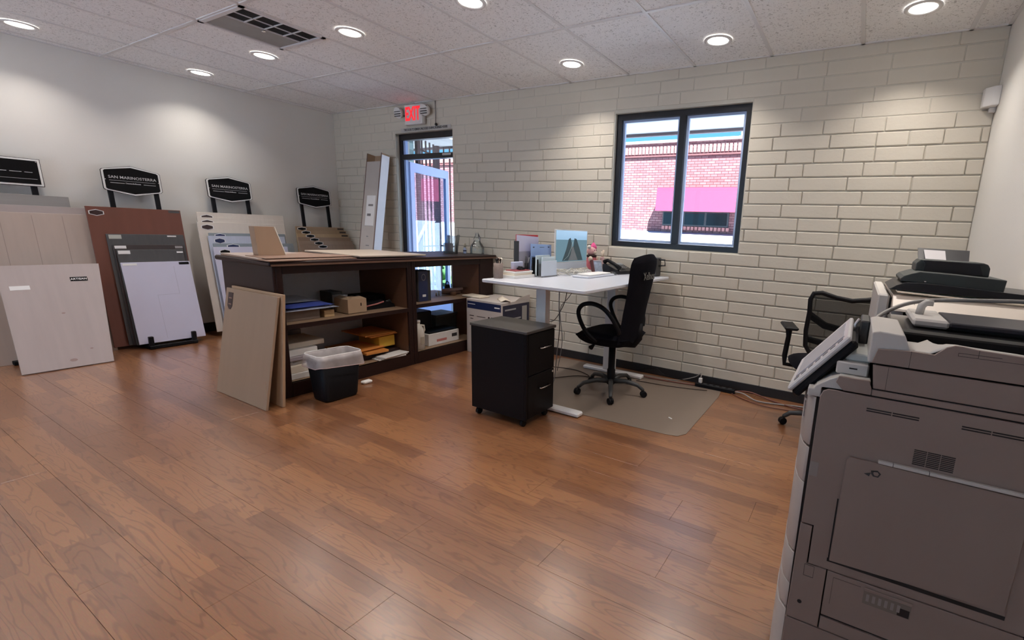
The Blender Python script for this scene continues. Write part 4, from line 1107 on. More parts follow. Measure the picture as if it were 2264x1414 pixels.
b = MB(); b.add([(-3.20, 3.49, .573), (-3.05, 3.70, .573), (-3.05, 3.93, .573), (-3.30, 3.93, .573), (-3.05, 3.93, .62), (-3.05, 3.76, .60)], [(0, 1, 2, 3), (1, 5, 4, 2)])
b.build('lid_flap', mat('white carton', (0, 0, 0)), t, solid=.004)
b = MB(); c = Matrix.Translation((-3.14, 3.62, .578)) @ Matrix.Rotation(.9, 4, 'Z')
b.grid(lambda u_, v_: tuple(c @ Vector((-.05+.10*u_, -.10+.2*v_, .03*(1-abs(2*u_-1))*(.6+.4*v_)))), 8, 4)
tag(b.build('folded_paper', M_cream, solid=.006), 'curled cream paper lying on the printer box', 'paper')
o = bx('foam_sheet', M_cream, -3.66, -3.40, 3.55, 3.70, .574, .59, None, .004); tag(o, 'flat cream panel bridging shelf and printer box', 'panel')

# ================================================================== FILING CABINET
t = thing('filing_cabinet', 'black two drawer filing cabinet on castors in the middle of the floor', 'filing cabinet', (-2.03, 2.43, 0))
cx0, cx1, cy0, cy1 = -2.275, -1.79, 2.28, 2.60
M_cab = mat('black lacquer', (.005, .004, .005), .36, var=.1, spec=.14)
bx('carcass', M_cab, cx0, cx1-.018, cy0+.004, cy1-.004, .055, .645, t, .003)
bx('top', mat('charcoal laminate top', (.06, .055, .052), .32, var=.06), cx0-.004, cx1+.006, cy0-.004, cy1+.004, .645, .664, t, .003)
bx('front_frame', M_cab, cx1-.018, cx1-.002, cy0+.004, cy0+.020, .055, .645, t, .002)
for (z0, z1, hz) in ((.36, .640, .535), (.062, .355, .255)):
    d = bx('drawer', M_cab, cx1-.018, cx1, cy0+.022, cy1-.006, z0, z1, t, .003)
    ym = 2.468
    b = MB(); b.tube([(cx1, ym-.055, hz), (cx1+.022, ym-.052, hz), (cx1+.024, ym, hz), (cx1+.022, ym+.052, hz), (cx1, ym+.055, hz)], .0045, 8)
    b.build('handle', M_chrome, d)
b = MB(); b.cyl((cx1-.001, 2.575, .335), (cx1+.004, 2.575, .335), .008, 12); b.build('lock', M_chrome, t)
for (px, py) in ((cx0+.04, cy0+.035), (cx1-.05, cy0+.035), (cx0+.04, cy1-.04), (cx1-.05, cy1-.04)):
    c = MB(); c.cyl((px-.012, py, .024), (px+.012, py, .024), .0235, 14); w_ = c.build('castor', M_black, t)
    c = MB(); c.tube([(px, py, .057), (px, py+.004, .045), (px, py+.01, .03)], .010, 8); c.build('fork', M_dkgrey, w_)

# ================================================================== STANDING DESK
TZ = .945
t = thing('standing_desk', 'white standing desk against the brick wall with grey white legs', 'desk', (-1.9, 3.15, 0))
b = MB()
pts = rrect(-1.905, 3.185, .435, .735, .025)
n_ = len(pts)
rings_ = [[(x, y, TZ-.024) for x, y in rrect(-1.905, 3.185, .428, .728, .02)], [(x, y, TZ-.020) for x, y in pts], [(x, y, TZ-.004) for x, y in pts], [(x, y, TZ) for x, y in rrect(-1.905, 3.185, .431, .731, .022)]]
loft(b, rings_, True, True, False)
b.build('desktop', M_white, t)
for yy in (2.665, 3.745):
    bx('foot', M_metalw, -2.22, -1.60, yy-.036, yy+.036, .004, .036, t, .008)
    bx('column', M_metalw, -2.0, -1.895, yy-.035, yy+.035, .036, .56, t, .003)
    bx('inner_column', M_metalw, -1.99, -1.905, yy-.028, yy+.028, .56, .915, t, .003)
    bx('bracket', M_metalw, -2.2, -1.62, yy-.03, yy+.03, .895, .92, t, .003)
bx('crossbeam', M_dkgrey, -1.99, -1.91, 2.70, 3.71, .885, .918, t, .003)
bx('control_box', M_dkgrey, -2.12, -2.03, 3.0, 3.3, .88, .92, t, .004)

def cord(name, label, cat, pts, r, material, group=None, n=6, sub=6):
    # smooth the polyline with Catmull-Rom
    P = [Vector(p) for p in pts]; out = []
    for i in range(len(P)-1):
        p0 = P[max(i-1, 0)]; p1 = P[i]; p2 = P[i+1]; p3 = P[min(i+2, len(P)-1)]
        for k in range(sub):
            u = k/sub; out.append(.5*((2*p1)+(-p0+p2)*u+(2*p0-5*p1+4*p2-p3)*u*u+(-p0+3*p1-3*p2+p3)*u**3))
    out.append(P[-1])
    b = MB(); b.tube(out, r, n); return tag(b.build(name, material), label, cat, group)
GC = 'cables under the standing desk'
cord('cable', 'dark cable bundle hanging straight down under the left part of the desk', 'cable', [(-1.99, 2.93, .88), (-2.0, 2.95, .70), (-1.985, 2.94, .55), (-2.01, 2.95, .35), (-2.05, 2.98, .12), (-2.12, 3.02, .008)], .0038, M_grey, GC)
cord('cable', 'thin brown cable looping beside the bundle under the desk', 'cable', [(-1.93, 2.95, .88), (-1.97, 2.98, .76), (-2.05, 2.98, .62), (-2.14, 3.02, .58), (-2.24, 3.1, .60)], .003, M_dkbrown, GC)
cord('cable', 'thin cable running slanted from the desk beam to the bundle', 'cable', [(-1.86, 2.95, .88), (-1.92, 2.95, .80), (-1.99, 2.95, .70), (-1.97, 2.96, .45), (-2.01, 2.96, .20)], .0028, M_grey, GC)
cord('cable', 'black cable lying on the floor below the far desk foot', 'cable', [(-2.45, 2.99, .006), (-2.15, 3.42, .010), (-2.02, 3.50, .008), (-2.25, 3.60, .008), (-2.60, 3.52, .006)], .004, M_dkbrown, GC)

# ---- things on the desk
GB = 'paper stack on the left end of the desk'
for q, (x0, x1, y0, y1, z0, z1, lab, mm) in enumerate((
        (-2.315, -2.19, 2.64, 2.88, TZ+.0005, TZ+.021, 'lowest white paper ream at the left end of the desk', M_paper),
        (-2.315, -2.20, 2.65, 2.86, TZ+.0215, TZ+.038, 'second paper block of the stack at the left end', M_cream),
        (-2.31, -2.195, 2.655, 2.865, TZ+.0385, TZ+.050, 'third paper block of the stack at the left end', M_paper),
        (-2.30, -2.205, 2.67, 2.84, TZ+.0505, TZ+.058, 'thin dark red notebook topmost on the paper stack', mat('dark red cover', (.28, .06, .07), .5)))):
    o = bx('paper_block' if q < 3 else 'notebook', mm, x0, x1, y0, y1, z0, z1, None, .001); tag(o, lab, 'paper block' if q < 3 else 'notebook', GB if q < 3 else None)
b = MB(); b.cbox(-2.255, -2.215, 2.74, 2.80, TZ+.0585, TZ+.075, .005); b.cbox(-2.25, -2.22, 2.75, 2.775, TZ+.075, TZ+.083, .003)
tag(b.build('stapler', M_black), 'small black stapler on the red notebook', 'stapler')
def cup(label, x, y, r, h, material, z=TZ+.0005):
    b = MB(); b.lathe([(r*.95, 0), (r, .003), (r, h), (r*.92, h), (r*.9, .006)], (x, y, z), 16, cap=True); return tag(b.build('pen_cup', material), label, 'pen cup')
M_mesh = mat('brown mesh cup', (.20, .15, .13), .6, var=.4, scale=200)
cup('brown mesh pen cup at the left end behind the paper stack', -2.295, 2.585, .034, .11, M_mesh)
cup('white pen cup in the middle left of the desk, holding scissors', -2.245, 2.91, .0, .0, M_whitepl) if False else None
o = bx('card_holder', mat('pale blue card', (.55, .60, .78), .5), -2.29, -2.262, 2.715, 2.83, TZ+.0588, TZ+.115, None, .003); tag(o, 'pale blue card holder standing on the red notebook', 'card holder')
cup('dark pen cup holding pens and scissors behind the card holder', -2.305, 2.905, .028, .10, M_black)
rg = random.Random(11)
GP = 'pens and tools in the dark cup'
for q in range(6):
    a = rg.uniform(0, 6.28); tx, ty = .022*cos(a), .022*sin(a)
    b = MB(); b.cyl((-2.305+tx*.4, 2.905+ty*.4, TZ+.01), (-2.305+tx*1.3, 2.905+ty*1.9, TZ+.15+rg.uniform(-.02, .03)), .0042, 7)
    tag(b.build('pen', [M_black, M_dkgrey, M_navy, M_black, M_dkbrown, M_grey][q]), 'pen standing in the dark pen cup', 'pen', GP)
for q, (dx, dy, mm, lab) in enumerate(((.0, -.035, M_dkgrey, 'scissors with grey finger loops in the dark cup'), (.005, .03, mat('orange brown loop', (.45, .12, .06), .4), 'scissors with orange brown finger loops in the dark cup'))):
    t2 = thing('scissors', lab, 'scissors', (-2.305, 2.905+dy*.3, TZ+.05))
    b = MB(); b.cyl((-2.305, 2.905+dy*.2, TZ+.02), (-2.305+dx, 2.905+dy, TZ+.15), .004, 6); b.build('blades', M_chrome, t2)
    for s2 in (-1, 1):
        cpt = Vector((-2.305+dx, 2.905+dy+s2*.015, TZ+.168)); b = MB()
        b.tube([cpt+Vector((0, .012*cos(a), .019*sin(a))) for a in [2*pi*k/12 for k in range(12)]], .0035, 6, True); b.build('loop', mm, t2)
for q in range(5):
    b = MB(); yy = 2.568+.008*q; b.cyl((-2.295, 2.585+.004*(q-2), TZ+.01), (-2.290+.005*(q % 2), 2.585+.012*(q-2), TZ+.128+.006*(q % 3)), .0045, 7)
    b.ball((-2.29, 2.585+.012*(q-2), TZ+.135+.004*(q % 3)), .0095, 8)
    tag(b.build('marker', [M_black, M_dkbrown, mat('beige cap', (.5, .38, .3), .5), M_black, M_cream][q]), 'short marker standing in the brown mesh cup', 'marker', 'markers in the brown mesh cup')

# file holder with magazines, calendar, letter sorter
t = thing('file_holder', 'tall file holder with white magazines behind the blue calendar', 'file holder', (-2.29, 2.95, TZ))
b = MB(); b.box(-2.33, -2.285, 2.80, 2.806, TZ, TZ+.27); b.box(-2.33, -2.285, 3.09, 3.096, TZ, TZ+.16); b.box(-2.33, -2.285, 2.806, 3.09, TZ, TZ+.008); b.build('frame', M_dkgrey, t)
for q, (y0, y1, x0, h, mm, lab) in enumerate(((2.815, 3.085, -2.325, .318, M_red, 'red folder rising behind the white magazine in the file holder'), (2.807, 3.075, -2.312, .315, mat('white lilac sheet', (.68, .66, .82), .4), 'white lilac magazine in front in the file holder'), (2.812, 2.95, -2.299, .19, mat('grey print sheet', (.34, .33, .38), .5), 'grey printed leaflet at the foot of the file holder'))):
    b = MB(); b.prism([(y0, TZ+.009), (y1, TZ+.009), (y1, TZ+h-.012*(q == 1)), (y0+.0, TZ+h)], 'x', x0, x0+.008); tag(b.build('magazine', mm), lab, 'magazine')
t = thing('calendar', 'light blue desk calendar page standing in front of the file holder', 'calendar', (-2.25, 3.05, TZ))
M_cal = mat('calendar blue', (.36, .52, .86), .4, var=.05)
b = MB(); b.prism([(2.92, TZ+.002), (3.19, TZ+.002), (3.19, TZ+.243), (2.92, TZ+.250)], 'x', -2.262, -2.257); b.build('page', M_cal, t)
b = MB(); b.box(-2.2568, -2.256, 2.925, 3.185, TZ+.150, TZ+.153); b.box(-2.2568, -2.256, 2.94, 2.96, TZ+.22, TZ+.228); b.box(-2.2568, -2.256, 3.14, 3.16, TZ+.22, TZ+.228); b.box(-2.2568, -2.256, 3.03, 3.09, TZ+.222, TZ+.225); b.build('print', M_navy, t)
t = thing('letter_sorter', 'letter sorter with a white front plate near the middle of the desk', 'letter sorter', (-2.18, 3.0, TZ))
bx('front_plate', mat('pale blue white', (.60, .66, .74), .4), -2.135, -2.130, 2.888, 3.092, TZ+.008, TZ+.125, t, .001)
bx('base', M_grey, -2.24, -2.125, 2.90, 3.10, TZ, TZ+.008, t, .002)
for xx in (-2.165, -2.20, -2.235): bx('divider', M_grey, xx-.001, xx+.001, 2.90, 3.09, TZ+.008, TZ+.10, t, c=0)
for q, (x0, y0, y1, h, mm, lab) in enumerate(((-2.150, 2.86, 3.085, .155, mat('pale sheets', (.58, .68, .72), .5), 'pale blue papers right behind the front plate of the sorter'), (-2.178, 2.84, 2.90, .135, mat('olive folder edge', (.20, .21, .15), .6), 'olive folder edge in the letter sorter'),
        (-2.190, 2.835, 3.07, .165, mat('pale sheets', (0, 0, 0)), 'tallest pale papers at the back of the letter sorter'), (-2.220, 2.83, 2.92, .150, M_black, 'black folder at the left of the letter sorter'))):
    o = bx('papers', mm, x0-.007, x0+.007, y0+.06, y1, TZ+.009, TZ+h, None, .001); tag(o, lab, 'papers', None)

# monitor (all in one), facing +X
t = thing('desktop_computer', 'white all-in-one computer with a mountain road picture on its screen', 'computer', (-2.22, 3.42, TZ))
y0, y1, z0, z1 = 3.168, 3.674, .985, 1.318
bx('case', M_whitepl, -2.215, -2.203, y0, y1, z0, z1, t, .003)
bx('rim', mat('screen rim', (.70, .68, .62), .4), -2.204, -2.2015, y0, y1, z0+.06, z1, t, c=0)
bx('chin', mat('computer chin', (.58, .62, .68), .4), -2.204, -2.1995, y0+.001, y1-.001, z0, z0+.058, t, .001)
M_scr = mat('screen sky', (.02, .03, .035), .3, var=.35, scale=3, emit=(.11, .20, .25), estr=1.0)
M_scr2 = mat('screen sky upper', (.03, .04, .05), .3, emit=(.28, .45, .62), estr=1.0)
scr = bx('screen', M_scr, -2.2015, -2.2003, y0+.008, y1-.008, z0+.064, z1-.008, t, c=0)
bx('sky_band', M_scr2, -2.2003, -2.2, y0+.008, y1-.008, z1-.085, z1-.008, scr, c=0)
M_sd = mat('screen rock', (.03, .05, .06), .3, emit=(.05, .085, .095), estr=.35); M_sl = mat('screen light line', (.2, .25, .25), .3, emit=(.45, .55, .55), estr=.5)
b = MB()
b.prism([(3.27, z0+.07), (3.33, z0+.17), (3.365, z0+.255), (3.395, z0+.265), (3.42, z0+.20), (3.40, z0+.12), (3.36, z0+.07)], 'x', -2.2, -2.1997)
b.prism([(3.44, z0+.19), (3.455, z0+.262), (3.49, z0+.255), (3.545, z0+.17), (3.60, z0+.07), (3.52, z0+.07), (3.47, z0+.14)], 'x', -2.2, -2.1997)
b.build('picture_rocks', M_sd, scr)
b = MB(); b.prism([(3.355, z0+.07), (3.415, z0+.19), (3.45, z0+.19), (3.53, z0+.07)], 'x', -2.2, -2.1998); b.build('picture_road', mat('screen road', (.1, .1, .11), .3, emit=(.16, .18, .18), estr=.4), scr)
b = MB(); b.tube([(-2.1998, 3.29, z0+.075), (-2.1998, 3.36, z0+.11), (-2.1998, 3.405, z0+.18), (-2.1998, 3.425, z0+.23)], .0025, 4, flat=.2); b.build('picture_line', M_sl, scr)
b = MB(); b.tube([(-2.235, 3.42, z0+.10), (-2.245, 3.42, TZ+.06), (-2.235, 3.42, TZ+.006)], .02, 8); b.cbox(-2.29, -2.12, 3.34, 3.50, TZ, TZ+.006, .002); b.build('stand', M_alum, t)
# tangle of white cables below it
rg = random.Random(4)
for q in range(7):
    p0 = Vector((-2.12+rg.uniform(-.03, .05), 3.13+q*.07, TZ+.006)); pts = [p0]
    for k in range(5):
        pts.append(Vector((-2.12+rg.uniform(-.05, .06), 3.16+q*.055+rg.uniform(-.09, .09), TZ+.010+rg.uniform(0, .045))))
    pts.append(Vector((-2.10+rg.uniform(-.03, .05), 3.2+q*.06, TZ+.006)))
    cord('white_cable', 'white cable in the tangle below the computer screen', 'cable', pts, .0035, mat('cable white', (.62, .60, .54), .5), 'white cables tangled on the desk', 6, 5)
# keyboard boxes
o = bx('keyboard', M_white, -2.0, -1.845, 3.12, 3.56, TZ+.0005, TZ+.016, None, .004); tag(o, 'white flat keyboard tray lying on the desk', 'keyboard')
o = bx('notepad', M_paper, -1.985, -1.86, 3.17, 3.52, TZ+.0165, TZ+.028, None, .004); tag(o, 'white pad lying on the keyboard tray', 'pad')
t = thing('mouse', 'black computer mouse with a silver rim beside the keyboard tray', 'mouse', (-1.89, 3.61, TZ))
b = MB(); b.ball((-1.885, 3.60, TZ+.004), .032, 14, 1.3, 1.0, .9); b2 = MB(); b2.v = [(x, y, max(z, TZ+.0005)) for x, y, z in b.v]; b2.f = b.f; b2.smooth = b.smooth; b2.build('body', M_blackgl, t)
b = MB(); b.tube([(-1.885+.042*cos(a), 3.60+.033*sin(a), TZ+.006) for a in [2*pi*k/16 for k in range(16)]], .002, 5, True); b.build('rim', M_alum, t)
# photo frame
t = thing('photo_frame', 'small brown photo frame with a pale picture leaning on the desk', 'photo frame', (-2.11, 3.66, TZ))
FM = Matrix.Translation((-2.085, 3.605, TZ+.001)) @ Matrix.Rotation(radians(72), 4, 'Z') @ Matrix.Rotation(radians(-18), 4, 'X')
b = MB(); rect_frame(b, 0, .125, 0, .115, -.006, .006, .010); b2 = MB(); b2.v = [tuple(FM @ Vector(v)) for v in b.v]; b2.f = b.f; b2.smooth = b.smooth; b2.build('frame', mat('frame pale', (.42, .40, .42), .4), t)
b = MB(); b.box(.01, .115, -.002, .002, .01, .105, FM); b.build('picture', mat('photo blue white', (.36, .42, .56), .3, var=.9, scale=25), t)
b = MB(); b.box(-.012, -.0, -.03, .006, 0, .115, FM); b.build('side', mat('frame maroon', (.12, .04, .04), .5), t)
b = MB(); b.add([tuple(FM @ Vector(v)) for v in ((.04, .006, .09), (.085, .006, .09), (.085, .06, -.018), (.04, .06, -.018))], [(0, 1, 2, 3)]); b.build('easel', M_dkbrown, t, solid=.003)
# plush toy
t = thing('plush_toy', 'pink plush toy with a bright pink cap sitting behind the photo frame', 'plush toy', (-2.22, 3.78, TZ))
px, py = -2.215, 3.785
b = MB(); b.ball((px, py, TZ+.085), .055, 14, .9, 1.05, 1.35); b.build('body', M_rose, t)
b = MB(); b.ball((px, py, TZ+.185), .043, 14, 1, 1.15, .95); b.build('head', mat('plush pale', (.72, .40, .40), .95, var=.2, scale=60), t)
b = MB(); b.ball((px+.03, py, TZ+.175), .020, 10, .9, 1.3, .8); b.build('muzzle', mat('plush cream', (.75, .62, .5), .95), t)
for s2 in (-1, 1):
    b = MB(); b.ball((px+.02, py+s2*.052, TZ+.115), .022, 10, 1, .9, 1.2); b.build('arm', mat('plush cream', (0, 0, 0)), t)
    b = MB(); b.ball((px+.05, py+s2*.035, TZ+.03), .026, 10, 1.2, .9, .9); b.build('leg', M_rose, t)
    b = MB(); b.ball((px+.041, py+s2*.017, TZ+.197), .004, 8); b.build('eye', M_black, t)
b = MB(); b.ball((px, py-.045, TZ+.225), .017, 10); b.build('ear', mat('plush white', (.7, .66, .62), .95), t)
b = MB(); b.lathe([(.034, .0), (.030, .025), (.012, .05), (.004, .058)], (px, py+.03, TZ+.208), 12); b.build('cap', M_pink, t)
b = MB(); b.tube([(px+.037*cos(a), py+.045*sin(a), TZ+.142) for a in [2*pi*k/12 for k in range(12)]], .012, 6, True); b.build('scarf', M_dkbrown, t)
# pink vase with hand-like shape
t = thing('vase', 'slim blush pink vase with pale dried stems between plush toy and phone', 'vase', (-2.12, 3.84, TZ))
b = MB(); b.lathe([(.026, 0), (.034, .02), (.030, .08), (.018, .12), (.021, .135)], (-2.13, 3.845, TZ+.0005), 16); b.build('body', mat('blush glass', (.48, .30, .29), .4), t)
for dx, dy, h in ((.0, .02, .195), (.0, -.012, .185), (.01, .008, .20)):
    b = MB(); b.tube([(-2.13, 3.845, TZ+.12), (-2.13+dx, 3.845+dy, TZ+h)], [.008, .011], 8); b.build('stem', mat('stem cream', (.62, .52, .42), .7), t)
# desk phone
t = thing('desk_phone', 'black office telephone with handset on the far right of the desk', 'telephone', (-1.93, 3.78, TZ))
PMx = Matrix.Translation((-1.93, 3.80, TZ)) @ Matrix.Rotation(radians(75), 4, 'Z')
b = MB(); b2 = MB(); b2.prism([(-.10, 0), (.10, 0), (.10, .03), (-.07, .085), (-.10, .08)], 'x', -.11, .11)
b3 = MB(); b3.v = [tuple(PMx @ Vector((v[0], -v[1], v[2]))) for v in b2.v]; b3.f = b2.f; b3.smooth = b2.smooth; b3.build('body', M_blackgl, t)
b = MB(); b.tube([tuple(PMx @ Vector(p)) for p in ((-.085, .10, .098), (-.085, .06, .115), (-.085, -.03, .085), (-.085, -.09, .055))], [.022, .016, .016, .022], 8); b.build('handset', M_black, t)
b = MB(); b.add([tuple(PMx @ Vector(v)) for v in ((-.02, .06, .0885), (.09, .06, .0885), (.09, .02, .077), (-.02, .02, .077))], [(0, 1, 2, 3)]); b.build('display', mat('phone display', (.25, .28, .30), .2), t, solid=.002)
for i in range(4):
    for j in range(3):
        c = PMx @ Vector((-.01+j*.025, .0-i*.02, .0725-i*.0055)); q = MB(); q.cbox(c.x-.006, c.x+.006, c.y-.006, c.y+.006, c.z-.002, c.z+.004, .001); q.build('key', M_grey, t)
# organiser at the wall end
t = thing('desk_organiser', 'dark grey desktop organiser with a side handle against the brick wall', 'organiser', (-1.6, 3.84, TZ))
bx('body', M_dkgrey, -1.665, -1.552, 3.79, 3.90, TZ+.0005, TZ+.165, t, .005)
b = MB(); b.tube([(-1.552, 3.85, TZ+.15), (-1.50, 3.85, TZ+.15), (-1.495, 3.85, TZ+.10), (-1.552, 3.85, TZ+.095)], .008, 6); b.build('handle', M_dkgrey, t)

# ================================================================== CHAIR MAT AND FLOOR BITS
b = MB()
pts = rrect(-1.63, 3.16, .74, .555, .05)
b.prism([(-2.60, 2.72), (-2.60, 3.90), (-.905, 3.90), (-.875, 3.70), (-.862, 2.83), (-.90, 2.762), (-.98, 2.745), (-1.84, 2.70)], 'z', .0006, .0032)
tag(b.build('chair_mat', M_mat), 'translucent grey brown chair mat on the floor below the desk', 'chair mat')
b = MB(); c = Matrix.Translation((-1.05, 3.02, .0035)) @ Matrix.Rotation(-.5, 4, 'Z'); b.box(-.015, .02, -.004, .004, 0, .004, c)
tag(b.build('paper_scrap', M_paper), 'tiny white scrap lying on the chair mat', 'paper')
t = thing('power_strip', 'black power strip lying along the baseboard below the window', 'power strip', (-1.0, 3.88, 0))
bx('body', M_black, -1.13, -.78, 3.84, 3.89, .001, .035, t, .004)
for k in range(5): bx('socket', M_dkgrey, -1.06+k*.055, -1.03+k*.055, 3.85, 3.88, .034, .037, t, c=0)
bx('white_plug', M_whitepl, -1.105, -1.075, 3.855, 3.885, .035, .08, t, .004)
GW = 'cables along the baseboard'
cord('cable', 'white cable rising from the plug of the power strip to the wall', 'cable', [(-1.09, 3.87, .082), (-1.10, 3.91, .11), (-1.16, 3.93, .06), (-1.30, 3.90, .012), (-1.42, 3.85, .008)], .004, M_cable, GW)
cord('cable', 'reddish cable running right from the power strip', 'cable', [(-.78, 3.87, .02), (-.66, 3.88, .035), (-.5, 3.86, .012), (-.35, 3.80, .01), (-.2, 3.78, .01), (.0, 3.80, .01)], .006, M_cabler, GW)
cord('cable', 'grey cable bowed forward right of the power strip', 'cable', [(-.78, 3.86, .018), (-.70, 3.82, .03), (-.58, 3.76, .012), (-.42, 3.79, .010), (-.25, 3.84, .01), (.02, 3.86, .01)], .006, M_cable, GW)
cord('cable', 'lowest red brown cable curving on the wood floor by the power strip', 'cable', [(-.80, 3.83, .008), (-.68, 3.75, .007), (-.52, 3.69, .007), (-.35, 3.70, .007), (-.22, 3.74, .007)], .004, M_cabler, GW)
cord('cable', 'red brown cable from the far desk foot to the power strip', 'cable', [(-1.60, 3.78, .02), (-1.50, 3.80, .012), (-1.35, 3.82, .008), (-1.20, 3.84, .010), (-1.10, 3.86, .012)], .006, M_cabler, GW)
cord('cable', 'thin brown cable crossing the mat edge towards the power strip', 'cable', [(-1.62, 3.66, .008), (-1.40, 3.68, .007), (-1.20, 3.72, .007), (-1.0, 3.78, .007)], .003, M_dkbrown, GW)
cord('cable', 'black cable high on the baseboard between desk foot and power strip', 'cable', [(-1.75, 3.90, .02), (-1.55, 3.91, .075), (-1.45, 3.91, .03), (-1.25, 3.90, .02)], .004, M_black, GW)

# ================================================================== OFFICE CHAIR AT THE DESK (faces -X)
def castor(px, py, r, parent, ang=0.0, z=.0035):
    d = Vector((cos(ang+pi/2), sin(ang+pi/2), 0))
    for s2 in (-1, 1):
        c = Vector((px, py, r+z))+d*s2*.010
        b = MB(); b.tube([c-d*.008, c-d*.007, c+d*.007, c+d*.008], [r*.8, r, r, r*.8], 14); b.build('wheel', M_black, parent)
def star_base(t, hx, hy, R, ang0, hubz, name='leg', z=.0035, mm=None):
    mm = mm or M_dkgrey
    for k in range(5):
        a = ang0+2*pi*k/5; d = Vector((cos(a), sin(a), 0)); c = Vector((hx, hy, 0))
        b = MB(); b.tube([c+d*.02+Vector((0, 0, hubz)), c+d*R*.45+Vector((0, 0, hubz+.012)), c+d*R*.82+Vector((0, 0, hubz-.008)), c+d*R*.97+Vector((0, 0, hubz-.04)), c+d*R+Vector((0, 0, .058))], [.024, .020, .017, .015, .011], 8)
        lg = b.build(name, mm, t)
        castor(hx+d.x*R, hy+d.y*R, .026, lg, a+.6, z)
hx, hy = -1.675, 3.26
t = thing('office_chair', 'black fabric office chair with loop armrests in front of the white desk', 'office chair', (hx, hy, 0))
star_base(t, hx, hy, .285, radians(-62), .105, 'star_leg')
b = MB(); b.lathe([(.030, .075), (.034, .08), (.034, .20), (.028, .21), (.028, .42)], (hx, hy, 0), 16); b.build('gas_column', M_black, t)
b = MB(); b.cbox(hx-.10, hx+.12, hy-.07, hy+.07, .415, .455, .012); b.build('tilt_mechanism', M_black, t)
b = MB(); b.tube([(hx-.06, hy-.08, .44), (hx-.085, hy-.15, .43), (hx-.09, hy-.20, .41)], [.008, .008, .02], 8); b.build('lever', M_black, t)
# seat
def seat_pt(u_, v_, top):
    a = (u_-.5)*2; c_ = (v_-.5)*2
    ex = math.copysign(abs(a)**.8, a); 
    k = (1-abs(a)**4)**.5*(1-abs(c_)**4)**.5 if abs(a) < 1 and abs(c_) < 1 else 0
    x = hx-.015+a*.235*(1-.10*c_*c_); y = hy+c_*.245*(1-.12*a*a)
    zt = .505+.045*k-.018*max(0, -a-.5)
    zb = .505-.085*k
    return (x, y, zt if top else zb)
b = MB(); b.grid(lambda u_, v_: seat_pt(u_, v_, True), 16, 16); b.grid(lambda u_, v_: seat_pt(u_, v_, False), 16, 16)
b.build('seat', M_blackfab, t)
b = MB(); b.cbox(hx-.27, hx-.10, hy-.12, hy+.12, .465, .50, .014); b.build('seat_pad_front', mat('olive black trim', (.016, .017, .014), .8), t)
# backrest with loose cover
def back_pt(u_, v_, front):
    zz = .49+.645*v_
    xx = -1.475+.035*v_+.02*sin(v_*pi)+.10*max(0, v_-.35)**1.2
    half = .212-.022*sin(pi*min(1, v_*1.2))+.016*v_
    if v_ > .9: half *= (1-((v_-.9)/.1)**2*.16)
    a = (u_-.5)*2
    curve = -.045*a*a
    th = .028*(1-a**4)**.5 if abs(a) < 1 else 0
    th *= (1-max(0, (v_-.93)/.07)**2)**.5 if v_ < 1 else 0
    zz += .03*(1-a*a)*v_**6+(.018*sin(9*a+1)*(1-v_)**8 if not front else .012*sin(7*a)*(1-v_)**8)
    return (xx+curve+(-th if front else th*.8), hy-.02+a*half, zz)
b = MB(); b.grid(lambda u_, v_: back_pt(u_, v_, True), 18, 26); b.grid(lambda u_, v_: back_pt(u_, v_, False), 18, 26)
bk = b.build('backrest', M_blackfab, t)
b = MB(); b.tube([(hx+.08, hy, .44), (hx+.19, hy, .45), (hx+.225, hy, .50), (hx+.225, hy, .62)], .018, 8, flat=2); b.build('back_bar', M_black, t)
text('lettering', 'Xelhos', .080, (-1.366, hy-.05, 1.0), Euler((radians(83), 0, radians(90))), mat('silver thread', (.16, .155, .14), .5), bk, ext=.0006, sx=.9)
for s2 in (-1, 1):
    yy = hy+s2*.265
    pts = [(hx-.02, yy-s2*.04, .475), (hx-.09, yy-s2*.01, .53), (hx-.15, yy, .62), (hx-.175, yy, .70), (hx-.14, yy, .755), (hx-.06, yy, .775), (hx+.03, yy, .755), (hx+.10, yy, .705), (hx+.15, yy-s2*.015, .63), (hx+.165, yy-s2*.05, .56)]
    b = MB(); P = [Vector(p) for p in pts]; out = []
    for i in range(len(P)-1):
        p0 = P[max(i-1, 0)]; p1 = P[i]; p2 = P[i+1]; p3 = P[min(i+2, len(P)-1)]
        for k in range(5):
            u = k/5; out.append(.5*((2*p1)+(-p0+p2)*u+(2*p0-5*p1+4*p2-p3)*u*u+(-p0+3*p1-3*p2+p3)*u**3))
    out.append(P[-1]); b.tube(out, .017, 8); b.build('armrest', M_black, t)

# ================================================================== MESH CHAIR BY THE COPIER
qx, qy = -.075, 3.40
t = thing('mesh_chair', 'black mesh back swivel chair between the copiers and the brick wall', 'office chair', (qx, qy, 0))
fw = Vector((-.26, .965, 0)).normalized(); lf = Vector((-fw.y, fw.x, 0))
def Q(a, f_, z): v = Vector((qx, qy, z))+lf*a+fw*f_; return tuple(v)
star_base(t, qx, qy, .255, radians(178), .105, 'star_leg', 0.001)
b = MB(); b.lathe([(.028, .075), (.030, .08), (.030, .22), (.024, .23), (.024, .42)], (qx, qy, 0), 16); b.build('gas_column', M_black, t)
b = MB()
QM = Matrix((lf, fw, Vector((0, 0, 1)))).transposed().to_4x4(); QM.translation = Vector((qx, qy, 0))
b.cbox(-.09, .09, -.12, .12, .40, .445, .012, QM); b.build('tilt_mechanism', M_black, t)
def qseat(u_, v_, top):
    a = (u_-.5)*2; c_ = (v_-.5)*2
    k = (1-abs(a)**4)**.5*(1-abs(c_)**4)**.5 if abs(a) < 1 and abs(c_) < 1 else 0
    return Q(a*.255*(1-.1*c_*c_), .04+c_*.235*(1-.12*a*a), .475+(.05 if top else -.04)*k)
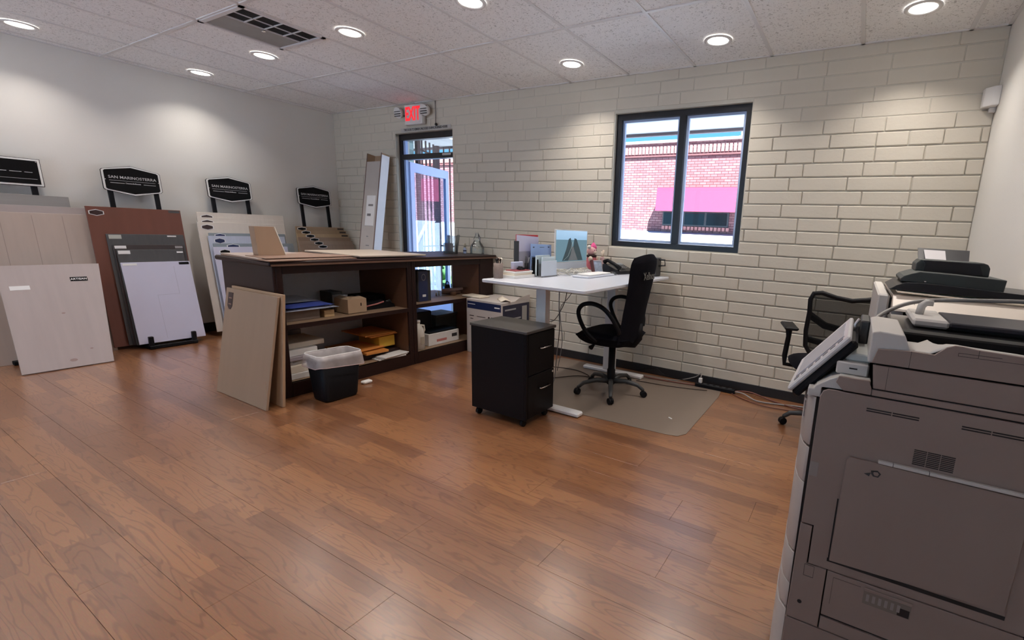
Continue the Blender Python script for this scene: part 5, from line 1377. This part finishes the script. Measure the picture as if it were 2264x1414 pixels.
b = MB(); b.grid(lambda u_, v_: qseat(u_, v_, True), 14, 14); b.grid(lambda u_, v_: qseat(u_, v_, False), 14, 14); b.build('seat', M_blackfab, t)
# back frame: closed loop with dipped top
FB = -.23
def back_f(a, z): return FB-.06*((z-.6)/.4)**1+.05*(a/.24)**2*0+ .03*(abs(a)/.24)**2
loop = [(-.175, .60), (-.215, .66), (-.225, .76), (-.222, .88), (-.228, .96), (-.215, 1.0), (-.17, 1.008), (-.09, .985), (0, .972), (.09, .985), (.17, 1.008), (.215, 1.0), (.228, .96), (.222, .88), (.225, .76), (.215, .66), (.175, .60), (.08, .578), (0, .575), (-.08, .578)]
b = MB(); b.tube([Q(a, back_f(a, z), z) for a, z in loop], .014, 8, True); b.build('back_frame', M_black, t)
M_meshf = bpy.data.materials.new('chair mesh'); M_meshf.use_nodes = True
n = M_meshf.node_tree; n.nodes.clear(); out = n.nodes.new('ShaderNodeOutputMaterial'); tr = n.nodes.new('ShaderNodeBsdfTransparent'); df = n.nodes.new('ShaderNodeBsdfDiffuse'); mx = n.nodes.new('ShaderNodeMixShader'); mx.inputs[0].default_value = .84
df.inputs[0].default_value = (.012, .012, .013, 1); nz = n.nodes.new('ShaderNodeTexNoise'); nz.inputs['Scale'].default_value = 300; mr = n.nodes.new('ShaderNodeMapRange'); mr.inputs['To Min'].default_value = .72; mr.inputs['To Max'].default_value = .96
n.links.new(nz.outputs['Fac'], mr.inputs['Value']); n.links.new(mr.outputs[0], mx.inputs[0]); n.links.new(tr.outputs[0], mx.inputs[1]); n.links.new(df.outputs[0], mx.inputs[2]); n.links.new(mx.outputs[0], out.inputs[0])
L1 = sorted([p for p in loop if p[0] <= 0], key=lambda p: p[1])
b = MB()
def mesh_pt(u_, v_):
    z_b = .58; 
    a = (u_-.5)*2*.222
    zt = .972+.036*min(1, (abs(a)/.18))**2 if abs(a) < .18 else 1.008-.03*((abs(a)-.18)/.045)
    zb = .575+.03*(abs(a)/.22)**3
    z = zb+(zt-zb)*v_
    if z < .66: a *= 1-.18*((.66-z)/.085)
    return Q(a, back_f(a, z), z)
b.grid(mesh_pt, 12, 14); b.build('mesh_back', M_meshf, t)
b = MB(); b.tube([Q(a, back_f(a, .80)+.028, z) for a, z in ((-.215, .86), (-.12, .80), (0, .775), (.12, .80), (.215, .86))], .016, 8, flat=1.4); b.build('lumbar_bar', M_black, t)
b = MB(); b.tube([Q(a, back_f(a, .70)+.028, z) for a, z in ((-.21, .70), (0, .66), (.21, .70))], .014, 8, flat=1.4); b.build('lumbar_bar', M_black, t)
b = MB(); b.tube([Q(0, -.10, .425), Q(0, -.20, .43), Q(0, -.245, .48), Q(0, -.235, .60), Q(0, -.225, .78)], .020, 8); b.build('spine', M_black, t)
for s2 in (-1, 1):
    b = MB(); b.tube([Q(s2*.22, .04, .455), Q(s2*.285, .04, .46), Q(s2*.29, .045, .52), Q(s2*.28, .04, .66), Q(s2*.285, .03, .725)], [.014, .016, .018, .017, .024], 8); ar = b.build('armrest', M_black, t)
    b = MB(); c = Matrix.Translation(Q(s2*.285, .03, .735)) @ QM.to_3x3().to_4x4(); b.cbox(-.045, .045, -.12, .12, -.012, .012, .009, c); b.build('arm_pad', M_black, ar)

# ================================================================== COPIER IN THE FOREGROUND
CP = M_copier; F0 = 1.10
t = thing('copier', 'large beige office copier with tilted touch panel in the right foreground', 'copier', (.29, 1.42, 0))
bx('chassis', M_seam, -.034, .62, F0+.004, 1.76, .04, .985, t, c=0); bx('chassis', M_seam, .062, .62, F0+.004, 1.76, .985, 1.06, t, c=0)
bx('plinth', M_dkgrey, .0, .60, F0+.03, 1.72, .0, .04, t)
def side(name, poly, y0=F0-.003, y1=F0+.004, material=None, parent=None):
    b = MB(); b.prism(poly, 'y', y0, y1); return b.build(name, material or CP, parent or t, bevel=.0012)
R1 = .6198
side('side_cover', [(-.020, .990), (-.030, .984), (-.035, .970), (-.036, .6565), (-.0085, .6565), (-.0085, .5565), (R1, .5565), (R1, .990)])
side('side_cover', [(-.037, .653), (-.0115, .653), (-.0115, .5535), (.0315, .5535), (.0315, .3955), (-.0405, .3955)])
side('side_cover', [(.0345, .5535), (.39, .5535), (.39, .435), (.0345, .435)])
side('side_cover', [(.3925, .5535), (R1, .5535), (R1, .3955), (.3925, .3955)])
side('side_cover', [(.0345, .4285), (.39, .4285), (.39, .3955), (.0345, .3955)])
side('side_cover', [(-.041, .392), (R1, .392), (R1, .045), (-.041, .045)])
side('side_cover', [(.008, .9935), (.0615, .9935), (.0615, 1.006), (.055, 1.024), (-.003, 1.024), (-.008, 1.01)])
side('side_cover', [(.0625, .9935), (R1, .9935), (R1, 1.0065), (.0625, 1.0065)])
side('side_cover', [(.0635, 1.0095), (R1, 1.0095), (R1, 1.0605), (.056, 1.0605)])
side('side_cover', [(.053, 1.0645), (R1, 1.0645), (R1, 1.098), (.46, 1.103), (.38, 1.110), (.292, 1.117), (.226, 1.1195), (.20, 1.1225), (.188, 1.1225), (.176, 1.117), (.158, 1.099), (.120, 1.100), (.061, 1.0955)])
# seams on the covers
def groove(x0, x1, z0, z1, parent=t, y=F0-.0035): return bx('seam_line', M_seam, x0, x1, y, F0-.002, z0, z1, parent, c=0)
groove(.085, .0856, 1.0095, 1.06); groove(.119, .1196, 1.0645, 1.10)
groove(.195, .262, 1.109, 1.1098); groove(.195, .1956, 1.1035, 1.1095); groove(.195, .55, 1.103, 1.1037); groove(.2262, .2268, 1.104, 1.119)
# raised multi-purpose tray door
tr_ = side('tray_door', [(.0335, .585), (.350, .598), (.352, .70), (.352, .846), (.0405, .848), (.036, .84)], F0-.010, F0-.003)
bx('shadow_gap', M_seam, .029, .355, F0-.0036, F0-.0025, .578, .587, t, c=0)
bx('shadow_gap', M_seam, .0305, .0335, F0-.0036, F0-.0025, .585, .74, t, c=0)
bx('tray_lip', M_copier2, .095, .42, F0-.012, F0-.003, .849, .856, t, .001)
for xx in (.122, .186): groove(xx, xx+.001, .849, .856, tr_, F0-.0125)
b = MB(); b.prism([(.085, .829), (.097, .832), (.104, .826), (.100, .817), (.090, .817), (.086, .822)], 'y', F0-.0108, F0-.010)
b.prism([(.073, .819), (.085, .824), (.083, .815)], 'y', F0-.0108, F0-.010); b.build('warning_mark', M_dkgrey, tr_)
b = MB(); b.prism([(.090, .8275), (.0975, .829), (.1005, .825), (.098, .820), (.0925, .820), (.090, .8235)], 'y', F0-.0111, F0-.0107); b.build('warning_mark_inner', CP, tr_)
for (x0, x1) in ((.058, .104), (.106, .153), (.224, .27), (.272, .322)):
    for zz in (.9625, .9575): bx('vent_slot', M_seam, x0, x1, F0-.0036, F0-.0028, zz, zz+.0026, t, c=0)
for k in range(9):
    for (x0, x1) in ((.155, .177), (.1785, .2005), (.202, .225)): bx('vent_slot', M_seam, x0, x1, F0-.0036, F0-.0028, .8625+k*.0039, .8645+k*.0039, t, c=0)
bx('finger_recess', mat('recess beige', (.30, .26, .24), .6), -.0355, -.017, F0-.0036, F0-.0028, .779, .814, t, .003)
rc = mat('handle recess', (.20, .165, .14), .6)
bx('handle_recess', rc, .112, .204, F0-.0038, F0-.0028, .504, .538, t, c=0)
bx('handle_lip', CP, .112, .204, F0-.007, F0-.003, .538, .545, t, .001)
bx('recess_dark', M_seam, .180, .202, F0-.0040, F0-.0037, .505, .524, t, c=0)
for (x0, x1, z0, z1) in ((-.0155, -.0148, .521, .551), (.0055, .0062, .521, .551), (-.0155, .0062, .551, .5517), (-.0155, .0062, .521, .5217), (.048, .105, .5415, .542), (.048, .0485, .47, .5415)): groove(x0, x1, z0, z1)
b = MB(); b.cyl((-.015, F0-.0038, .447), (-.015, F0-.002, .447), .005, 14); b.build('screw_hole', M_seam, t)
b = MB()
for k in range(6): b.box(.118+.012*k, .124+.012*k, F0-.0042, F0-.0036, .512, .53)
b.build('recess_ribs', mat('recess beige', (0, 0, 0)), t)
# curved front doors (they face -X); profile in XY
def front_piece(z0, z1, bulge=0.0, cut_=False):
    b = MB(); prof = [(-.0415, F0+.003), (-.048, F0+.007), (-.060-bulge, F0+.028), (-.069-bulge, F0+.065), (-.074-bulge, F0+.13), (-.077-bulge, 1.40), (-.074-bulge, 1.62), (-.060, 1.72), (-.0415, 1.755)]; M_fd = mat('copier front beige', (.42, .375, .35), .45, var=.02)
    n = len(prof)
    vs = [(x, y, z0) for x, y in prof]+[(x, y, z1) for x, y in prof]
    b.add(vs, [tuple(range(n)), tuple(range(2*n-1, n-1, -1))]+[(i, n+i, n+(i+1) % n, (i+1) % n) for i in range(n)])
    for i in range(len(b.smooth)): b.smooth[i] = i > 1
    b.smooth[-1] = False
    return b.build('front_door', M_fd, t, bevel=.0015)
front_piece(.848, .965); front_piece(.756, .8425, -.001); front_piece(.572, .7545); front_piece(.482, .567, .001); front_piece(.413, .4805, .002); front_piece(.05, .407, .004)
bx('front_gap', M_seam, -.052, -.0405, F0+.035, 1.70, .06, .95, t, c=0); bx('front_gap', M_seam, -.0415, -.034, F0+.006, 1.70, .05, .965, t, c=0)
# usb recess on front corner
b = MB(); rect_frame(b, .0, .048, 0, .052, -.003, .003, .006); UM = Matrix.Translation((-.0665, F0+.055, .893)) @ Matrix.Rotation(radians(-62), 4, 'Z')
b2 = MB(); b2.v = [tuple(UM @ Vector(v)) for v in b.v]; b2.f = b.f; b2.smooth = b.smooth; b2.build('switch_frame', M_copier2, t)
b = MB(); b.box(.006, .042, -.002, .0015, .006, .046, UM); b.build('switch_recess', M_seam, t)
b = MB(); b.box(.020, .036, -.0035, -.001, .012, .034, UM); b.build('switch', M_blackgl, t)
# shoulder above the front doors
b = MB(); b.prism([(-.062, .966), (-.062, .984), (-.050, .984), (-.046, .992), (-.02, 1.012), (.0, 1.022), (.058, 1.022), (.058, .994), (-.034, .990), (-.034, .966)], 'y', F0+.006, 1.72)
b.build('shoulder', M_copier2, t, bevel=.002)
bx('step_tray', M_copier2, -.012, .052, F0+.03, 1.45, 1.022, 1.050, t, .003)
bx('step_tray', mat('pale green grey step', (.58, .60, .57), .4), .003, .055, F0+.05, 1.40, 1.050, 1.068, t, .003)
bx('step_slot', M_seam, .014, .030, F0+.0285, F0+.031, 1.036, 1.039, t, c=0)
# scanner / feeder body
b = MB(); b.prism([(.046, 1.062), (.046, 1.128), (.060, 1.132), (.105, 1.129), (.118, 1.0985), (.118, 1.062)], 'y', F0+.006, F0+.24)
b.build('feeder_cover', M_copier2, t, bevel=.003)
b = MB()
def valley(u_, v_):
    x = .118+.50*u_; y = F0+.004+.20*v_
    prof = [(.118, 1.099), (.155, 1.099), (.172, 1.112), (.188, 1.1205), (.226, 1.118), (.30, 1.116), (.40, 1.108), (.47, 1.101), (.62, 1.097)]
    for i in range(len(prof)-1):
        if prof[i][0] <= x <= prof[i+1][0]+1e-6: zz = prof[i][1]+(prof[i+1][1]-prof[i][1])*(x-prof[i][0])/(prof[i+1][0]-prof[i][0]); break
    else: zz = prof[-1][1]
    return (x, y, zz-.016*v_-.03*max(0, v_-.25)*(x > .17))
b.grid(valley, 30, 6); b.build('feeder_ramp', M_copier2, t, solid=.002)
bx('output_well', M_blackgl, .118, .618, F0+.03, F0+.30, 1.04, 1.078, t, c=0)
bx('feeder_back', M_blackgl, .105, .618, F0+.30, 1.74, 1.0, 1.092, t, .004)
bx('feeder_inner', M_black, .050, .618, F0+.242, F0+.30, 1.06, 1.10, t, .004)
# input tray: white end and dark plate
b = MB(); b.cbox(.152, .235, 1.49, 1.72, 1.096, 1.118, .006); b.build('input_tray_end', M_copier2, t)
bx('input_tray', mat('dark violet grey', (.035, .034, .045), .35), .2355, .618, 1.49, 1.72, 1.102, 1.116, t, .003)
bx('tray_rib', M_copier2, .165, .30, 1.50, 1.53, 1.084, 1.090, t, .001)
bx('tray_support', M_dkgrey, .20, .60, 1.52, 1.70, 1.0925, 1.102, t, c=0)
b = MB(); b.tube([(.175, 1.60, 1.118), (.178, 1.60, 1.142), (.188, 1.60, 1.152), (.205, 1.60, 1.152)], [.009, .009, .008, .007], 6, flat=1.3); b.build('paper_guide', M_copier2, t)
# touch panel on its arm
PMt = Matrix.Translation((-.104, 1.135, .958)) @ Matrix.Rotation(radians(-52), 4, 'Y')   # local x runs up the slope
b = MB(); b.cbox(0, .185, 0, .31, -.024, -.004, .006, PMt); pn = b.build('panel_back', M_black, t)
b = MB(); b.cbox(0, .185, 0, .31, -.004, .008, .004, PMt); fr_ = b.build('panel_front', mat('panel pale', (.60, .59, .60), .35), t)
b = MB(); b.box(.022, .168, .055, .270, .008, .0092, PMt); b.build('touch_screen', mat('panel screen lilac', (.46, .47, .58), .15), fr_)
b = MB(); b.box(.018, .172, .046, .048, .008, .0088, PMt)
for k in range(7): b.box(.022+k*.022, .036+k*.022, .018, .034, .008, .0095, PMt)
b.build('panel_keys', M_grey, fr_)
bx('panel_arm', M_copier2, -.028, .035, 1.22, 1.38, 1.0225, 1.06, t, .004)
bx('panel_hinge', M_black, -.050, -.004, 1.20, 1.40, .993, 1.035, t, .006)
b = MB(); b.cbox(.026, .046, 1.28, 1.40, 1.066, 1.125, .003); b.build('reader_bracket', M_dkgrey, t)
b = MB(); b.tube([(.018, 1.30, 1.085), (.014, 1.30, 1.11), (.022, 1.30, 1.126)], .004, 6); b.build('bracket_clip', M_alum, t)

cord('grey_strap', 'flat grey cable arching from the touch panel over the copier tops', 'cable', [(.040, 1.40, 1.075), (.050, 1.50, 1.085), (.09, 1.58, 1.115), (.15, 1.64, 1.142), (.22, 1.66, 1.156), (.32, 1.66, 1.166), (.45, 1.66, 1.175), (.60, 1.66, 1.176)], .006, mat('grey strap', (.25, .235, .225), .45), None, 8)

# ================================================================== SECOND COPIER BEHIND IT
F1 = 1.94
t = thing('copier', 'second pale copier against the right wall, with a scanner on top', 'copier', (.35, 2.3, 0))
bx('side_frame', M_copier2, .079, .1165, F1, 2.60, .02, 1.136, t, .006)
bx('gap', M_seam, .1165, .124, F1+.006, 2.58, .02, 1.125, t, c=0)
bx('body', M_copier2, .124, .62, F1, 2.60, .02, 1.02, t, .004)
b = MB(); b.prism([(1.858, 1.088), (1.862, 1.096), (1.925, 1.138), (2.58, 1.138), (2.58, 1.08), (1.95, 1.08), (1.90, 1.084)], 'x', .124, .62); b.build('feeder_lid', mat('lit warm plastic', (.78, .69, .60), .45), t, bevel=.002)  # lid colour raised to carry the light it catches
bx('feeder_side', M_copier2, .124, .165, F1-.002, 2.58, 1.02, 1.082, t); bx('dark_slot', M_blackgl, .165, .618, F1+.01, 2.56, 1.02, 1.078, t, c=0)
b = MB(); b.tube([(.196+.008*cos(a), 1.887, 1.115+.006*sin(a)) for a in [radians(120)+radians(300)*k/14 for k in range(15)]], .0008, 5); b.build('round_mark', M_grey, t)
# papers/board on top
b = MB(); b.grid(lambda u_, v_: (.135+.40*u_, 1.915+.34*v_, 1.1405+.0095*(1-u_)**1.5), 10, 2)
tag(b.build('cream_board', mat('lit cream board', (.88, .74, .58), .6), solid=.005), 'cream cardboard sheet under the scanner on the second copier', 'board')  # cream sheet, with caught light painted in as a brighter tone
# document scanner
t = thing('document_scanner', 'dark document scanner with an upright feed tray on the second copier', 'scanner', (.3, 2.05, 1.155))
M_sc1 = mat('scanner black', (.010, .010, .014), .35); M_sc2 = mat('scanner dark green grey', (.045, .052, .050), .5)
b = MB(); b.prism([(.108, 1.156), (.60, 1.150), (.60, 1.166), (.46, 1.174), (.30, 1.182), (.20, 1.186), (.158, 1.184), (.13, 1.172)], 'y', 1.93, 2.28); b.build('base', M_sc1, t, bevel=.002)
b = MB(); b.prism([(.142, 1.186), (.20, 1.184), (.30, 1.180), (.432, 1.172), (.435, 1.214), (.30, 1.221), (.195, 1.224), (.172, 1.216), (.15, 1.206), (.140, 1.196)], 'y', 1.95, 2.22); b.build('body', M_sc2, t, bevel=.003)
b = MB(); b.prism([(.188, 1.223), (.405, 1.216), (.405, 1.245), (.398, 1.258), (.385, 1.263), (.200, 1.264), (.188, 1.25)], 'y', 2.05, 2.20); b.build('hopper', M_sc2, t, bevel=.003)
b = MB(); b.prism([(.212, 1.222), (.385, 1.219), (.372, 1.255), (.390, 1.260), (.205, 1.262), (.214, 1.25)], 'y', 2.035, 2.052); b.build('feed_slot', M_sc1, t)
b = MB(); b.add([(.205, 2.19, 1.255), (.365, 2.19, 1.252), (.372, 2.26, 1.300), (.203, 2.26, 1.303)], [(0, 1, 2, 3)]); b.build('feed_tray', M_sc1, t, solid=.006)
b = MB(); b.add([(.226, 2.178, 1.264), (.292, 2.178, 1.263), (.292, 2.240, 1.2965), (.222, 2.240, 1.298)], [(0, 1, 2, 3)]); b.build('card', mat('card grey white', (.52, .50, .52), .4), t, solid=.003)
bx('button', M_chrome, .2105, .2165, 1.948, 1.951, 1.1895, 1.193, t, c=0)
bx('connector', M_black, .430, .438, 1.98, 2.02, 1.175, 1.192, t)

# ================================================================== WALL AND CEILING FITTINGS
t = thing('exit_sign', 'lit red EXIT sign with two emergency lamp heads above the open door', 'exit sign', (-4.75, 3.93, 2.55))
bx('housing', M_whitepl, -4.895, -4.60, 3.90, 3.955, 2.44, 2.655, t, .004)
bx('face', mat('exit face', (.72, .70, .70), .4), -4.882, -4.625, 3.896, 3.901, 2.455, 2.64, t, .001)
text('lettering', 'EXIT', .205, (-4.7535, 3.8955, 2.5475), ROT_NY, M_exitred, t, ext=.001, bold=.006, sx=.60)
for sx_, cxx in ((-1, -4.99), (1, -4.545)):
    hd = MB(); hd.tube([(cxx, 3.955, 2.60), (cxx, 3.92, 2.59), (cxx, 3.88, 2.575)], [.02, .058, .062], 14); h_ = hd.build('lamp_head', M_whitepl, t)
    for k in range(4): bx('lens_bar', M_dkgrey, cxx-.05, cxx+.05, 3.872, 3.880, 2.535+k*.025, 2.543+k*.025, h_, c=0)
    b = MB(); b.tube([(cxx, 3.935, 2.58), (cxx-sx_*.05, 3.935, 2.545), (-4.895 if sx_ < 0 else -4.60, 3.93, 2.53)], .009, 6); b.build('arm', M_dkgrey, t)
b = MB(); b.tube([(-4.78, 3.945, 2.655), (-4.78, 3.945, 2.685)], .006, 6); b.build('conduit', M_metalw, t)
b = MB(); b.tube([(-4.44, 3.952, 2.42), (-4.44, 3.952, 2.685)], .0045, 6); tag(b.build('conduit', mat('conduit grey', (.22, .21, .20), .5)), 'thin grey conduit running down from the ceiling beside the exit sign', 'conduit')
t = thing('door_notice', 'narrow strip of black letters above the door frame', 'notice', (-4.6, 3.955, 2.39))
bx('strip', mat('notice strip', (.50, .49, .47), .5), -5.03, -4.20, 3.950, 3.954, 2.376, 2.416, t, .001)
text('lettering', 'THIS DOOR TO REMAIN UNLOCKED DURING BUSINESS HOURS', .0345, (-4.615, 3.9497, 2.396), ROT_NY, M_black, t, ext=.0004, bold=.0010, sx=.735)
b = MB(); b.ball((-4.42, 3.94, 2.425), .016, 10); b.build('magnet', M_dkgrey, t)
t = thing('motion_sensor', 'small white motion sensor high in the corner by the right wall', 'sensor', (.60, 3.93, 2.25))
b = MB(); b.prism([(.555, 3.955), (.635, 3.955), (.635, 3.86), (.60, 3.87), (.56, 3.91)], 'z', 2.20, 2.315); b.build('body', M_whitepl, t, bevel=.005)
bx('bracket', M_whitepl, .60, .635, 3.92, 3.955, 2.17, 2.20, t)
